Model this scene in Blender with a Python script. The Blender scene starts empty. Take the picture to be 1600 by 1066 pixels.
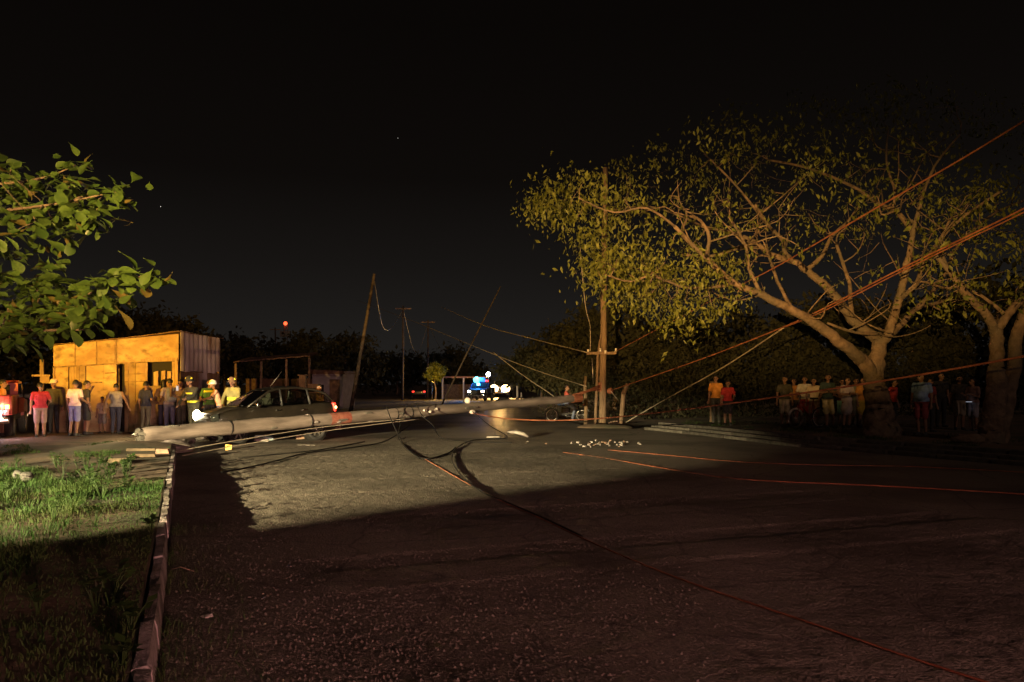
import bpy, bmesh, math, random
import numpy as np
from mathutils import Vector, Matrix, Euler, Quaternion

random.seed(7); np.random.seed(7)
scene = bpy.context.scene
COL = scene.collection
PI = math.pi
R = math.radians

# ------------------------------------------------------------------ camera
FPX, CX, HY, CAMZ = 1291.0, 800.0, 600.0, 1.65     # focal length in photo pixels, vanishing column, horizon row, eye height
cam_d = bpy.data.cameras.new('camera'); cam = bpy.data.objects.new('camera', cam_d); COL.objects.link(cam)
cam.location = (0, 0, CAMZ); cam.rotation_euler = (R(90), 0, 0)
cam_d.sensor_width = 36.0; cam_d.lens = 36.0 * FPX / 1600.0
cam_d.shift_y = (HY - 533.0) / 1600.0
cam_d.clip_start = 0.05; cam_d.clip_end = 3000
scene.camera = cam

# ------------------------------------------------------------------ world: night sky with a faint town glow at the horizon
world = bpy.data.worlds.new('World'); scene.world = world; world.use_nodes = True
nt = world.node_tree; nt.nodes.clear()
wo = nt.nodes.new('ShaderNodeOutputWorld'); bg = nt.nodes.new('ShaderNodeBackground')
geo = nt.nodes.new('ShaderNodeNewGeometry'); sep = nt.nodes.new('ShaderNodeSeparateXYZ')
ramp = nt.nodes.new('ShaderNodeValToRGB')
tc = nt.nodes.new('ShaderNodeTexCoord')
nt.links.new(tc.outputs['Generated'], sep.inputs[0])
nt.links.new(sep.outputs['Z'], ramp.inputs[0])
el = ramp.color_ramp.elements
el[0].position = 0.0; el[0].color = (0.0165, 0.0150, 0.0138, 1)
el[1].position = 1.0; el[1].color = (0.0020, 0.0015, 0.0012, 1)
for p, c in ((0.06, (0.0132, 0.0118, 0.0106)), (0.14, (0.0082, 0.0070, 0.0062)), (0.24, (0.0040, 0.0031, 0.0026)), (0.40, (0.0026, 0.0019, 0.0015))):
    e = el.new(p); e.color = (*c, 1)
nt.links.new(ramp.outputs[0], bg.inputs['Color']); bg.inputs['Strength'].default_value = 1.0
nt.links.new(bg.outputs[0], wo.inputs[0])

# faint warm fill: a sun lamp added behind the camera
sun_d = bpy.data.lights.new('fill_sun', 'SUN'); sun = bpy.data.objects.new('fill_sun', sun_d); COL.objects.link(sun)
sun_d.energy = 0.16; sun_d.angle = R(0.6); sun_d.color = (1.0, 0.66, 0.52)
sun.rotation_euler = (R(62), 0, R(12))

vs = scene.view_settings
vs.view_transform = 'Standard'; vs.look = 'None'; vs.gamma = 1.0; vs.exposure = 0.0; vs.use_curve_mapping = False
scene.cycles.use_denoising = True
scene.cycles.max_bounces = 5; scene.cycles.diffuse_bounces = 2; scene.cycles.glossy_bounces = 3
scene.cycles.transmission_bounces = 4; scene.cycles.volume_bounces = 0
scene.cycles.sample_clamp_indirect = 3.0
scene.cycles.use_light_tree = True

# ------------------------------------------------------------------ helpers
def P(px, py, d):                       # photo pixel at distance d (m) -> point of the place
    return Vector(((px - CX) / FPX * d, d, CAMZ - (py - HY) / FPX * d))
def G(px, py, z=0.0):                   # photo pixel -> point on a level surface at height z
    d = (CAMZ - z) * FPX / (py - HY)
    return Vector(((px - CX) / FPX * d, d, z))
U = Vector((-0.37, 0.929, 0)).normalized(); NV = Vector((U.y, -U.x, 0))     # road direction, across the road
def RD(s, n, z=0.0):
    v = U * s + NV * n; return Vector((v.x, v.y, z))

def link(o, parent=None):
    COL.objects.link(o)
    if parent is not None: o.parent = parent
    return o
def tag(o, label=None, cat=None, group=None, kind=None):
    if label: o['label'] = label
    if cat: o['category'] = cat
    if group: o['group'] = group
    if kind: o['kind'] = kind
    return o
def empty(name, loc=(0, 0, 0), rz=0.0, label=None, cat=None, group=None):
    o = bpy.data.objects.new(name, None); COL.objects.link(o)
    o.location = loc; o.rotation_euler = (0, 0, rz); o.empty_display_size = 0.2
    return tag(o, label, cat, group)
def copy_tree(o, parent=None):
    c = o.copy(); COL.objects.link(c); c.parent = parent
    for ch in o.children: copy_tree(ch, c)
    return c

class MB:
    """collects shapes, builds ONE mesh object"""
    def __init__(s): s.v = []; s.f = []; s.m = []; s.sm = []
    def add(s, vs, fs, mi=0, smooth=False):
        b = len(s.v); s.v += [tuple(v) for v in vs]
        for f in fs: s.f.append([b + i for i in f]); s.m.append(mi); s.sm.append(smooth)
        return s
    def box(s, c, size, rot=None, mi=0, taper=1.0, jit=0.0):
        x, y, z = [d / 2 for d in size]; vs = []
        for sz in (-1, 1):
            k = taper if sz > 0 else 1.0
            for sx, sy in ((-1, -1), (1, -1), (1, 1), (-1, 1)):
                v = Vector((sx * x * k, sy * y * k, sz * z))
                if jit: v += Vector([random.uniform(-jit, jit) for _ in range(3)])
                if rot is not None: v = rot @ v
                vs.append(v + Vector(c))
        return s.add(vs, [(3, 2, 1, 0), (4, 5, 6, 7), (0, 1, 5, 4), (1, 2, 6, 5), (2, 3, 7, 6), (3, 0, 4, 7)], mi)
    def bbox(s, c, size, b=0.02, rot=None, mi=0):
        """box with bevelled vertical and horizontal edges"""
        bm = bmesh.new(); bmesh.ops.create_cube(bm, size=1.0)
        bmesh.ops.scale(bm, vec=size, verts=bm.verts)
        bmesh.ops.bevel(bm, geom=bm.edges[:], offset=min(b, min(size) * 0.45), segments=2, affect='EDGES', profile=0.6)
        bm.verts.ensure_lookup_table()
        vs = [((rot @ v.co) if rot is not None else v.co) + Vector(c) for v in bm.verts]
        fs = [[v.index for v in f.verts] for f in bm.faces]
        bm.free(); return s.add(vs, fs, mi, True)
    def tube(s, pts, rad, seg=8, mi=0, cap=True, smooth=True, jit=0.0):
        pts = [Vector(p) for p in pts]; n = len(pts)
        if not hasattr(rad, '__len__'): rad = [rad] * n
        vs = []; up = None
        for i, p in enumerate(pts):
            t = (pts[min(i + 1, n - 1)] - pts[max(i - 1, 0)])
            if t.length < 1e-9: t = Vector((0, 0, 1))
            t.normalize()
            if up is None:
                up = Vector((0, 0, 1)) if abs(t.z) < 0.9 else Vector((1, 0, 0))
            a = t.cross(up)
            if a.length < 1e-6: a = t.cross(Vector((0.3, 1, 0.2)))
            a.normalize(); b = a.cross(t).normalized(); up = b
            for k in range(seg):
                an = 2 * PI * k / seg; r = rad[i] * (1 + (random.uniform(-jit, jit) if jit else 0))
                vs.append(p + a * (math.cos(an) * r) + b * (math.sin(an) * r))
        fs = []
        for i in range(n - 1):
            for k in range(seg):
                k2 = (k + 1) % seg
                fs.append((i * seg + k, i * seg + k2, (i + 1) * seg + k2, (i + 1) * seg + k))
        if cap:
            fs.append(tuple(range(seg))[::-1]); fs.append(tuple((n - 1) * seg + k for k in range(seg)))
        return s.add(vs, fs, mi, smooth)
    def cyl(s, a, b, r0, r1=None, seg=12, mi=0, smooth=True):
        return s.tube([a, b], [r0, r0 if r1 is None else r1], seg, mi, True, smooth)
    def ball(s, c, r, seg=10, rings=7, mi=0, rot=None, jit=0.0):
        if not hasattr(r, '__len__'): r = (r, r, r)
        vs = []; c = Vector(c)
        def q(v):
            if jit: v = v * (1 + random.uniform(-jit, jit))
            v = Vector((v.x * r[0], v.y * r[1], v.z * r[2]))
            return (rot @ v if rot is not None else v) + c
        vs.append(q(Vector((0, 0, 1))))
        for i in range(1, rings):
            th = PI * i / rings
            for k in range(seg):
                ph = 2 * PI * k / seg
                vs.append(q(Vector((math.sin(th) * math.cos(ph), math.sin(th) * math.sin(ph), math.cos(th)))))
        vs.append(q(Vector((0, 0, -1)))); fs = []
        for k in range(seg): fs.append((0, 1 + k, 1 + (k + 1) % seg))
        for i in range(rings - 2):
            for k in range(seg):
                a = 1 + i * seg + k; b = 1 + i * seg + (k + 1) % seg
                fs.append((a, a + seg, b + seg, b))
        e = len(vs) - 1; o = 1 + (rings - 2) * seg
        for k in range(seg): fs.append((e, o + (k + 1) % seg, o + k))
        return s.add(vs, fs, mi, True)
    def lathe(s, prof, c=(0, 0, 0), axis='Z', seg=20, mi=0):
        vs = []; n = len(prof); c = Vector(c)
        for (r, h) in prof:
            for k in range(seg):
                a = 2 * PI * k / seg; x, y = r * math.cos(a), r * math.sin(a)
                v = {'Z': (x, y, h), 'X': (h, x, y), 'Y': (x, h, y)}[axis]
                vs.append(Vector(v) + c)
        fs = []
        for i in range(n - 1):
            for k in range(seg):
                k2 = (k + 1) % seg
                fs.append((i * seg + k, i * seg + k2, (i + 1) * seg + k2, (i + 1) * seg + k))
        return s.add(vs, fs, mi, True)
    def prism(s, poly, y0, y1, mi=0, rot=None, off=(0, 0, 0)):
        """polygon in x,z pushed along y"""
        n = len(poly); vs = []
        for y in (y0, y1):
            for (x, z) in poly:
                v = Vector((x, y, z)); v = rot @ v if rot is not None else v
                vs.append(v + Vector(off))
        fs = [tuple(range(n)), tuple(range(2 * n - 1, n - 1, -1))]
        for i in range(n):
            j = (i + 1) % n; fs.append((i, i + n, j + n, j))
        return s.add(vs, fs, mi)
    def build(s, name, mats, parent=None, loc=None, recalc=False):
        me = bpy.data.meshes.new(name); me.from_pydata(s.v, [], s.f)
        if not isinstance(mats, (list, tuple)): mats = [mats]
        for m in mats: me.materials.append(m)
        me.polygons.foreach_set('material_index', s.m)
        me.polygons.foreach_set('use_smooth', s.sm)
        if recalc:
            bm = bmesh.new(); bm.from_mesh(me); bmesh.ops.recalc_face_normals(bm, faces=bm.faces); bm.to_mesh(me); bm.free()
        me.update()
        o = bpy.data.objects.new(name, me); link(o, parent)
        if loc is not None: o.location = loc
        return o

# ------------------------------------------------------------------ materials
def mat(name, c, rough=0.8, c2=None, scale=6.0, detail=4.0, bump=0.0, bscale=None, metal=0.0, spec=0.4, stretch=None,
        trans=0.0, emit=None, estr=0.0, c3=None, scale3=0.7, lo=0.35, hi=0.65, coat=0.0, bdist=0.02, obj_var=0.0, transl=None, alpha=None):
    m = bpy.data.materials.new(name); m.use_nodes = True; t = m.node_tree; n = t.nodes
    b = n['Principled BSDF']; out = n['Material Output']
    b.inputs['Base Color'].default_value = (*c, 1); b.inputs['Roughness'].default_value = rough
    b.inputs['Metallic'].default_value = metal; b.inputs['Specular IOR Level'].default_value = spec
    b.inputs['Coat Weight'].default_value = coat
    if trans: b.inputs['Transmission Weight'].default_value = trans
    if emit: b.inputs['Emission Color'].default_value = (*emit, 1); b.inputs['Emission Strength'].default_value = estr
    if alpha is not None: b.inputs['Alpha'].default_value = alpha
    if c2 or bump or c3 or obj_var:
        tcn = n.new('ShaderNodeTexCoord'); src = tcn.outputs['Object']
        if stretch:
            mp = n.new('ShaderNodeMapping'); mp.inputs['Scale'].default_value = stretch
            t.links.new(src, mp.inputs[0]); src = mp.outputs[0]
    last = None
    if c2:
        nz = n.new('ShaderNodeTexNoise'); nz.inputs['Scale'].default_value = scale; nz.inputs['Detail'].default_value = detail
        t.links.new(src, nz.inputs['Vector'])
        r = n.new('ShaderNodeValToRGB'); r.color_ramp.elements[0].position = lo; r.color_ramp.elements[1].position = hi
        r.color_ramp.elements[0].color = (*c, 1); r.color_ramp.elements[1].color = (*c2, 1)
        t.links.new(nz.outputs['Fac'], r.inputs[0]); last = r.outputs[0]
    if c3:
        nz3 = n.new('ShaderNodeTexNoise'); nz3.inputs['Scale'].default_value = scale3; nz3.inputs['Detail'].default_value = 5
        t.links.new(src, nz3.inputs['Vector'])
        r3 = n.new('ShaderNodeValToRGB'); r3.color_ramp.elements[0].position = 0.45; r3.color_ramp.elements[1].position = 0.62
        t.links.new(nz3.outputs['Fac'], r3.inputs[0])
        mx = n.new('ShaderNodeMix'); mx.data_type = 'RGBA'
        t.links.new(r3.outputs[0], mx.inputs['Factor'])
        if last: t.links.new(last, mx.inputs['A'])
        else: mx.inputs['A'].default_value = (*c, 1)
        mx.inputs['B'].default_value = (*c3, 1); last = mx.outputs['Result']
    if obj_var:
        oi = n.new('ShaderNodeObjectInfo'); hs = n.new('ShaderNodeHueSaturation')
        mr = n.new('ShaderNodeMapRange'); mr.inputs['To Min'].default_value = 1 - obj_var; mr.inputs['To Max'].default_value = 1 + obj_var
        t.links.new(oi.outputs['Random'], mr.inputs['Value']); t.links.new(mr.outputs[0], hs.inputs['Value'])
        if last: t.links.new(last, hs.inputs['Color'])
        else: hs.inputs['Color'].default_value = (*c, 1)
        last = hs.outputs[0]
    if last: t.links.new(last, b.inputs['Base Color'])
    if bump:
        nb = n.new('ShaderNodeTexNoise'); nb.inputs['Scale'].default_value = bscale or scale * 3; nb.inputs['Detail'].default_value = 5
        t.links.new(src, nb.inputs['Vector'])
        bp = n.new('ShaderNodeBump'); bp.inputs['Strength'].default_value = bump; bp.inputs['Distance'].default_value = bdist
        t.links.new(nb.outputs['Fac'], bp.inputs['Height']); t.links.new(bp.outputs[0], b.inputs['Normal'])
    if transl:
        tr = n.new('ShaderNodeBsdfTranslucent'); mxs = n.new('ShaderNodeMixShader'); mxs.inputs[0].default_value = transl
        if last: t.links.new(last, tr.inputs['Color'])
        else: tr.inputs['Color'].default_value = (*c, 1)
        t.links.new(b.outputs[0], mxs.inputs[1]); t.links.new(tr.outputs[0], mxs.inputs[2]); t.links.new(mxs.outputs[0], out.inputs[0])
    return m

M = {}
M['asphalt'] = mat('asphalt', (0.085, 0.074, 0.062), 0.80, (0.200, 0.172, 0.140), 38, 8, bump=1.0, bscale=45, c3=(0.070, 0.060, 0.048), scale3=0.38, lo=0.3, hi=0.72, spec=0.35, bdist=0.02)
# the road is damp, hence glossier, in one long patch down the middle of the far carriageway
def damp(m, c, sx, sy):
    t = m.node_tree; n = t.nodes; b = n['Principled BSDF']; tcn = n.new('ShaderNodeTexCoord'); mp = n.new('ShaderNodeMapping')
    mp.inputs['Location'].default_value = (-c[0] / sx, -c[1] / sy, 0); mp.inputs['Scale'].default_value = (1 / sx, 1 / sy, 1)
    gr = n.new('ShaderNodeTexGradient'); gr.gradient_type = 'SPHERICAL'; mr = n.new('ShaderNodeMapRange')
    mr.inputs['From Min'].default_value = 0.0; mr.inputs['From Max'].default_value = 0.6; mr.inputs['To Min'].default_value = 0.80; mr.inputs['To Max'].default_value = 0.50
    t.links.new(tcn.outputs['Object'], mp.inputs[0]); t.links.new(mp.outputs[0], gr.inputs[0]); t.links.new(gr.outputs[1], mr.inputs['Value']); t.links.new(mr.outputs[0], b.inputs['Roughness'])
damp(M['asphalt'], (-0.15, 42.0), 2.4, 24.0)
# cracks in the road
def cracks(m):
    t = m.node_tree; n = t.nodes; b = n['Principled BSDF']; src = b.inputs['Base Color'].links[0].from_socket
    tcn = n.new('ShaderNodeTexCoord'); nz = n.new('ShaderNodeTexNoise'); nz.inputs['Scale'].default_value = 1.8; nz.inputs['Detail'].default_value = 6
    mxv = n.new('ShaderNodeMix'); mxv.data_type = 'VECTOR'; mxv.inputs['Factor'].default_value = 0.16
    t.links.new(tcn.outputs['Object'], nz.inputs['Vector']); t.links.new(tcn.outputs['Object'], mxv.inputs['A']); t.links.new(nz.outputs['Color'], mxv.inputs['B'])
    vo = n.new('ShaderNodeTexVoronoi'); vo.feature = 'DISTANCE_TO_EDGE'; vo.inputs['Scale'].default_value = 0.8
    t.links.new(mxv.outputs['Result'], vo.inputs['Vector']); r = n.new('ShaderNodeValToRGB'); r.color_ramp.elements[0].position = 0.004; r.color_ramp.elements[1].position = 0.016
    r.color_ramp.elements[0].color = (0.62, 0.62, 0.62, 1); r.color_ramp.elements[1].color = (1, 1, 1, 1)
    t.links.new(vo.outputs['Distance'], r.inputs[0]); mm = n.new('ShaderNodeMix'); mm.data_type = 'RGBA'; mm.blend_type = 'MULTIPLY'; mm.inputs['Factor'].default_value = 1.0
    t.links.new(src, mm.inputs['A']); t.links.new(r.outputs[0], mm.inputs['B']); t.links.new(mm.outputs['Result'], b.inputs['Base Color'])
cracks(M['asphalt'])
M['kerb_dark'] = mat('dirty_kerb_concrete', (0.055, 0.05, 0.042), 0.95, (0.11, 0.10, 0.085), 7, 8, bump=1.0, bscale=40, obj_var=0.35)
M['gravel'] = mat('gravel', (0.070, 0.058, 0.049), 0.42, (0.135, 0.112, 0.095), 14, spec=0.6, lo=0.42, hi=0.72)
M['dirt'] = mat('dirt', (0.085, 0.058, 0.038), 0.95, (0.15, 0.105, 0.07), 3.5, 8, bump=0.9, bscale=9, c3=(0.055, 0.05, 0.03), scale3=0.8)
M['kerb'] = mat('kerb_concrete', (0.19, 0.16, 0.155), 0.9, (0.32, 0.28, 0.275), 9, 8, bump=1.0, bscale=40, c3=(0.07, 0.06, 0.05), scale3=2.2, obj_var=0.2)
M['concrete'] = mat('pole_concrete', (0.055, 0.042, 0.035), 0.9, (0.200, 0.160, 0.138), 5.0, 9, bump=0.8, bscale=40, c3=(0.092, 0.071, 0.058), scale3=1.6, stretch=(1, 1, 0.22), lo=0.28, hi=0.62)
M['concrete_red'] = mat('pole_red_paint', (0.16, 0.035, 0.025), 0.8, (0.24, 0.09, 0.06), 9, 6, bump=0.4)
M['wood_pole'] = mat('weathered_pole_wood', (0.11, 0.07, 0.042), 0.9, (0.24, 0.16, 0.095), 5, 8, bump=0.7, bscale=16, stretch=(6, 6, 0.5))
M['old_timber'] = mat('old_timber', (0.05, 0.036, 0.022), 0.9, (0.11, 0.078, 0.045), 6, 8, bump=0.6, bscale=18)
M['wood'] = mat('grey_wood', (0.12, 0.08, 0.05), 0.9, (0.26, 0.17, 0.10), 5, 8, bump=0.6, bscale=18, stretch=(1, 6, 1))
M['plywood'] = mat('plywood', (0.16, 0.105, 0.06), 0.9, (0.40, 0.29, 0.16), 3.4, 10, bump=0.5, bscale=30, c3=(0.24, 0.15, 0.08), scale3=1.7, stretch=(0.8, 1, 1.5), obj_var=0.3, lo=0.3, hi=0.6)
M['plank'] = mat('plank', (0.20, 0.13, 0.075), 0.88, (0.36, 0.25, 0.14), 4, 8, bump=0.5, bscale=22, stretch=(3, 3, 0.7), obj_var=0.3)
M['corrugated'] = mat('grey_sheet_metal', (0.40, 0.37, 0.38), 0.6, (0.55, 0.51, 0.52), 3, 7, metal=0.0, c3=(0.17, 0.11, 0.08), scale3=1.5, stretch=(1, 1, 0.4), obj_var=0.15)
M['rust_sheet'] = mat('rusty_roof_sheet', (0.12, 0.06, 0.035), 0.7, (0.20, 0.13, 0.09), 5, 7, metal=0.2, bump=0.3)
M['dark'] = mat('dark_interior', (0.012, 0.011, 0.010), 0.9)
M['rubber'] = mat('black_rubber', (0.015, 0.015, 0.016), 0.7, (0.03, 0.03, 0.03), 20, bump=0.2)
M['cable'] = mat('black_cable', (0.010, 0.009, 0.009), 0.75, spec=0.2)
M['orange_lit'] = mat('orange_lit_wire', (0.15, 0.048, 0.026), 0.65, (0.27, 0.10, 0.05), 4, spec=0.3)  # orange lamplight put into the coppery base colour
M['steelwire'] = mat('steel_wire', (0.42, 0.36, 0.28), 0.5, (0.30, 0.24, 0.18), 25, metal=0.3)
M['steel'] = mat('steel', (0.35, 0.33, 0.31), 0.4, (0.22, 0.18, 0.15), 14, metal=0.8)
M['porcelain'] = mat('porcelain', (0.62, 0.55, 0.48), 0.2, spec=0.6, coat=0.4)
M['carpaint'] = mat('dark_car_paint', (0.015, 0.012, 0.009), 0.35, (0.022, 0.018, 0.013), 40, metal=0.2, coat=0.5, c3=(0.012, 0.010, 0.008), scale3=3)
M['redpaint'] = mat('red_truck_paint', (0.30, 0.045, 0.03), 0.35, (0.22, 0.035, 0.025), 5, metal=0.1, coat=0.5)
M['whitepaint'] = mat('white_truck_paint', (0.5, 0.5, 0.5), 0.35, (0.42, 0.42, 0.42), 5, coat=0.5)
M['bluepaint'] = mat('blue_paint', (0.03, 0.05, 0.11), 0.35, coat=0.5)
M['glass'] = mat('car_glass', (0.02, 0.022, 0.02), 0.04, spec=0.9, coat=0.6)
M['glass_clear'] = mat('clear_car_glass', (0.62, 0.66, 0.6), 0.02, trans=1.0, spec=0.5)
M['chrome'] = mat('chrome', (0.7, 0.68, 0.66), 0.14, metal=1.0)
M['rim'] = mat('alloy_rim', (0.38, 0.36, 0.34), 0.35, metal=0.85)
M['plastic'] = mat('black_plastic', (0.02, 0.02, 0.02), 0.5)
M['seat'] = mat('seat_cloth', (0.05, 0.05, 0.045), 0.95)
M['whiteplastic'] = mat('white_plastic', (0.36, 0.33, 0.30), 0.5, (0.24, 0.21, 0.19), 8)
M['bumper_blue'] = mat('pale_blue_plastic', (0.22, 0.33, 0.36), 0.45, (0.3, 0.42, 0.45), 8)
M['yellow'] = mat('yellow_plastic', (0.62, 0.36, 0.03), 0.5, (0.5, 0.28, 0.02), 12)
M['brick'] = mat('brick', (0.16, 0.10, 0.07), 0.9, (0.24, 0.16, 0.11), 12, bump=0.5)
M['stone'] = mat('stone', (0.03, 0.028, 0.026), 0.9, (0.075, 0.07, 0.066), 8, bump=0.8)
M['bark'] = mat('bark', (0.10, 0.066, 0.044), 0.95, (0.22, 0.15, 0.10), 4.5, 8, bump=1.0, bscale=12, c3=(0.11, 0.085, 0.06), scale3=1.3, bdist=0.05)
M['bark_dark'] = mat('bark_dark', (0.05, 0.036, 0.026), 0.95, (0.09, 0.07, 0.05), 6, 8, bump=0.8, bscale=20)
M['wet'] = mat('wet_asphalt', (0.022, 0.019, 0.017), 0.36, (0.04, 0.035, 0.03), 8, 6, bump=0.35, bscale=30, spec=0.6, bdist=0.008)
M['leaf'] = mat('leaf', (0.075, 0.092, 0.014), 0.55, (0.170, 0.175, 0.026), 5.0, 3, transl=0.35, c3=(0.075, 0.085, 0.016), scale3=9)
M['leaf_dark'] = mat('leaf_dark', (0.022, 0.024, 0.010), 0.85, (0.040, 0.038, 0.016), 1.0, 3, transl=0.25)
M['leaf_big'] = mat('leaf_big', (0.022, 0.050, 0.010), 0.45, (0.050, 0.090, 0.018), 6, 3, transl=0.35, obj_var=0.45, spec=0.5)
M['leaf_old'] = mat('leaf_old', (0.055, 0.050, 0.014), 0.5, (0.085, 0.070, 0.020), 6, 3, transl=0.3, obj_var=0.35)
M['grass'] = mat('grass_blade', (0.013, 0.046, 0.003), 0.8, (0.024, 0.060, 0.005), 2.2, 4, transl=0.25, c3=(0.030, 0.048, 0.006), scale3=0.9)
M['weed'] = mat('weed_leaf', (0.016, 0.042, 0.007), 0.6, (0.032, 0.06, 0.010), 5, 3, transl=0.3, obj_var=0.25)
M['housewall'] = mat('pale_house_wall', (0.40, 0.38, 0.38), 0.9, (0.30, 0.28, 0.28), 2)
M['rooftile'] = mat('clay_roof', (0.22, 0.10, 0.06), 0.9, (0.30, 0.15, 0.09), 6, bump=0.4)

def emis(name, c, s):
    m = bpy.data.materials.new(name); m.use_nodes = True; t = m.node_tree
    b = t.nodes['Principled BSDF']; b.inputs['Base Color'].default_value = (0.1, 0.1, 0.1, 1)
    b.inputs['Emission Color'].default_value = (*c, 1); b.inputs['Emission Strength'].default_value = s
    return m
M['e_head'] = emis('lit_headlight', (1.0, 0.86, 0.52), 30)
M['e_tail'] = emis('lit_tail_lamp', (1.0, 0.03, 0.015), 3)
M['e_tail_hot'] = emis('lit_tail_bulb', (1.0, 0.55, 0.15), 9)
M['e_amber'] = emis('lit_amber_lamp', (1.0, 0.42, 0.06), 7)
M['e_white'] = emis('lit_white_lamp', (0.85, 0.80, 1.0), 22)
M['e_blue'] = emis('lit_blue_beacon', (0.004, 0.17, 1.0), 2.8)
M['e_bluehot'] = emis('lit_blue_glare', (0.10, 0.70, 1.0), 5)
M['e_red'] = emis('lit_red_beacon', (1.0, 0.10, 0.03), 3)
M['e_glare'] = emis('glaring_headlight', (1.0, 0.66, 0.28), 14)
M['e_star'] = emis('star', (1.0, 0.95, 0.85), 3)
M['e_phone'] = emis('lit_phone_screen', (0.8, 0.85, 1.0), 0.5)

def lamp(name, kind, loc, power, color, target=None, size=None, blend=1.0, radius=0.05, parent=None):
    d = bpy.data.lights.new(name, kind); d.energy = power; d.color = color
    if kind in ('POINT', 'SPOT'): d.shadow_soft_size = radius
    if kind == 'SPOT': d.spot_size = R(size); d.spot_blend = blend
    o = bpy.data.objects.new(name, d); COL.objects.link(o); o.location = loc
    if target is not None:
        o.rotation_euler = (Vector(target) - Vector(loc)).to_track_quat('-Z', 'Y').to_euler()
    if parent is not None: o.parent = parent
    return o
# ------------------------------------------------------------------ work lights beside and behind the photographer (they light the pool on the road, the tree and the hut)
def work_light(loc, target, label, power, color, spot, blend, radius, scale=None, doors=(), hgt=None):
    loc = Vector(loc); t = empty('work_light', (loc.x, loc.y, 0), 0, label, 'work light')
    base = Vector((0, 0, 0)); head = Vector((0, 0, loc.z))
    for k in range(3):
        a = 2 * PI * k / 3 + 0.5
        MB().tube([Vector((math.cos(a) * 0.42, math.sin(a) * 0.42, 0.0)), (0, 0, loc.z * 0.55)], 0.014, 6).build('leg', M['steel'], t)
    MB().tube([(0, 0, loc.z * 0.4), (0, 0, loc.z - 0.13)], 0.017, 8).build('mast', M['steel'], t)
    q = (Vector(target) - loc).to_track_quat('-Z', 'Y').to_matrix()
    h = MB(); h.box(head + q @ Vector((0, 0, 0.09)), (0.30, 0.22, 0.10), q); hs = h.build('housing', M['yellow'], t)
    for dr in doors:
        MB().box(head + q @ Vector(dr[0]), dr[1], q @ Matrix.Rotation(R(dr[2] if len(dr) > 2 else 0), 3, 'Z')).build('barn_door', M['plastic'], t)
    o = lamp('lamp_beam', 'SPOT', head, power, color, None, spot, blend, radius, t)
    o.rotation_euler = q.to_euler()
    if scale: o.scale = scale
    return t
LW = Vector((-11.4, 0.27, 2.20))          # white lamp, on the grass out of frame on the left
azr = math.atan2(5.41, 5.73)             # right edge of its beam (across the road)
axis = azr - R(24)
tw = LW + Vector((math.sin(axis), math.cos(axis), -0.0875)) * 20
# barn doors half a metre ahead of the lamp cut its beam right, left and above
k = 0.5 * math.tan(R(24)); kl = 0.5 * math.tan(R(15))
work_light(LW, tw, 'yellow tripod work light on the grass, left of the picture', 92000, (1.0, 0.80, 0.42), 62, 1.0, 0.010,
           scale=(1, 0.62, 1), doors=[((k + 0.25, 0, -0.5), (0.5, 1.2, 0.01)), ((-kl - 0.25, 0, -0.5), (0.5, 1.2, 0.01)), ((0.078, 0.179, -0.515), (0.62, 0.3, 0.01), -13.1)])
LA = Vector((-2.6, -6.0, 2.25))         # amber lamp behind the photographer
ta = LA + Vector((math.sin(R(8)), math.cos(R(8)), 0.079)) * 20
work_light(LA, ta, 'yellow tripod work light with amber beam behind the photographer', 84000, (1.0, 0.56, 0.15), 56, 1.0, 0.010,
           scale=(1, 0.30, 1), doors=[((0, -0.2855, -0.35), (1.2, 0.5, 0.01)), ((-0.14 - .25, 0, -0.352), (0.5, 1.0, 0.01))])
LO = Vector((-15.6, 15.8, 2.6))         # orange lamp out of frame on the left, in front of the hut
work_light(LO, Vector((-13.2, 28.3, 2.3)), 'tripod lamp with orange light on the dirt before the hut, left of the picture', 20000, (1.0, 0.50, 0.035), 80, 1.0, 0.025, scale=(1, .6, 1), doors=[((0, -.285, -.4), (1.2, .5, .01))])
LR = Vector((7.0, -11.0, 1.9))          # added dim red fill, stands in for vehicle lights behind the photographer
work_light(LR, Vector((-2.6, 10.5, 0)), 'added tripod lamp, dim red fill for vehicle lights behind the photographer', 13500, (1.0, 0.43, 0.37), 60, 1.0, 0.05)

# ------------------------------------------------------------------ ground, road
def vnoise(x, y, seed=0):
    xi = np.floor(x).astype(np.int64); yi = np.floor(y).astype(np.int64); xf = x - xi; yf = y - yi
    def h(a, b):
        n = (a * 374761393 + b * 668265263 + seed * 1442695041) & 0x7fffffff
        n = ((n ^ (n >> 13)) * 1274126177) & 0x7fffffff
        return ((n ^ (n >> 16)) & 0xffff) / 65535.0
    u = xf * xf * (3 - 2 * xf); v = yf * yf * (3 - 2 * yf)
    return (h(xi, yi) * (1 - u) + h(xi + 1, yi) * u) * (1 - v) + (h(xi, yi + 1) * (1 - u) + h(xi + 1, yi + 1) * u) * v
def fbm(x, y, o=4, seed=0):
    r = np.zeros_like(x); a = 0.5
    for i in range(o):
        r += a * vnoise(x * 2 ** i, y * 2 ** i, seed + i); a *= 0.5
    return r
def np_mesh(name, v, f, m, parent=None, smooth=True):
    me = bpy.data.meshes.new(name); v = np.asarray(v, np.float32); f = np.asarray(f, np.int32)
    me.vertices.add(len(v)); me.vertices.foreach_set('co', v.ravel())
    k = f.shape[1]; me.loops.add(f.size); me.loops.foreach_set('vertex_index', f.ravel())
    me.polygons.add(len(f)); me.polygons.foreach_set('loop_start', np.arange(0, f.size, k, dtype=np.int32))
    me.polygons.foreach_set('use_smooth', np.full(len(f), smooth))
    me.update(calc_edges=True); me.validate()
    me.materials.append(m); o = bpy.data.objects.new(name, me); return link(o, parent)
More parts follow.
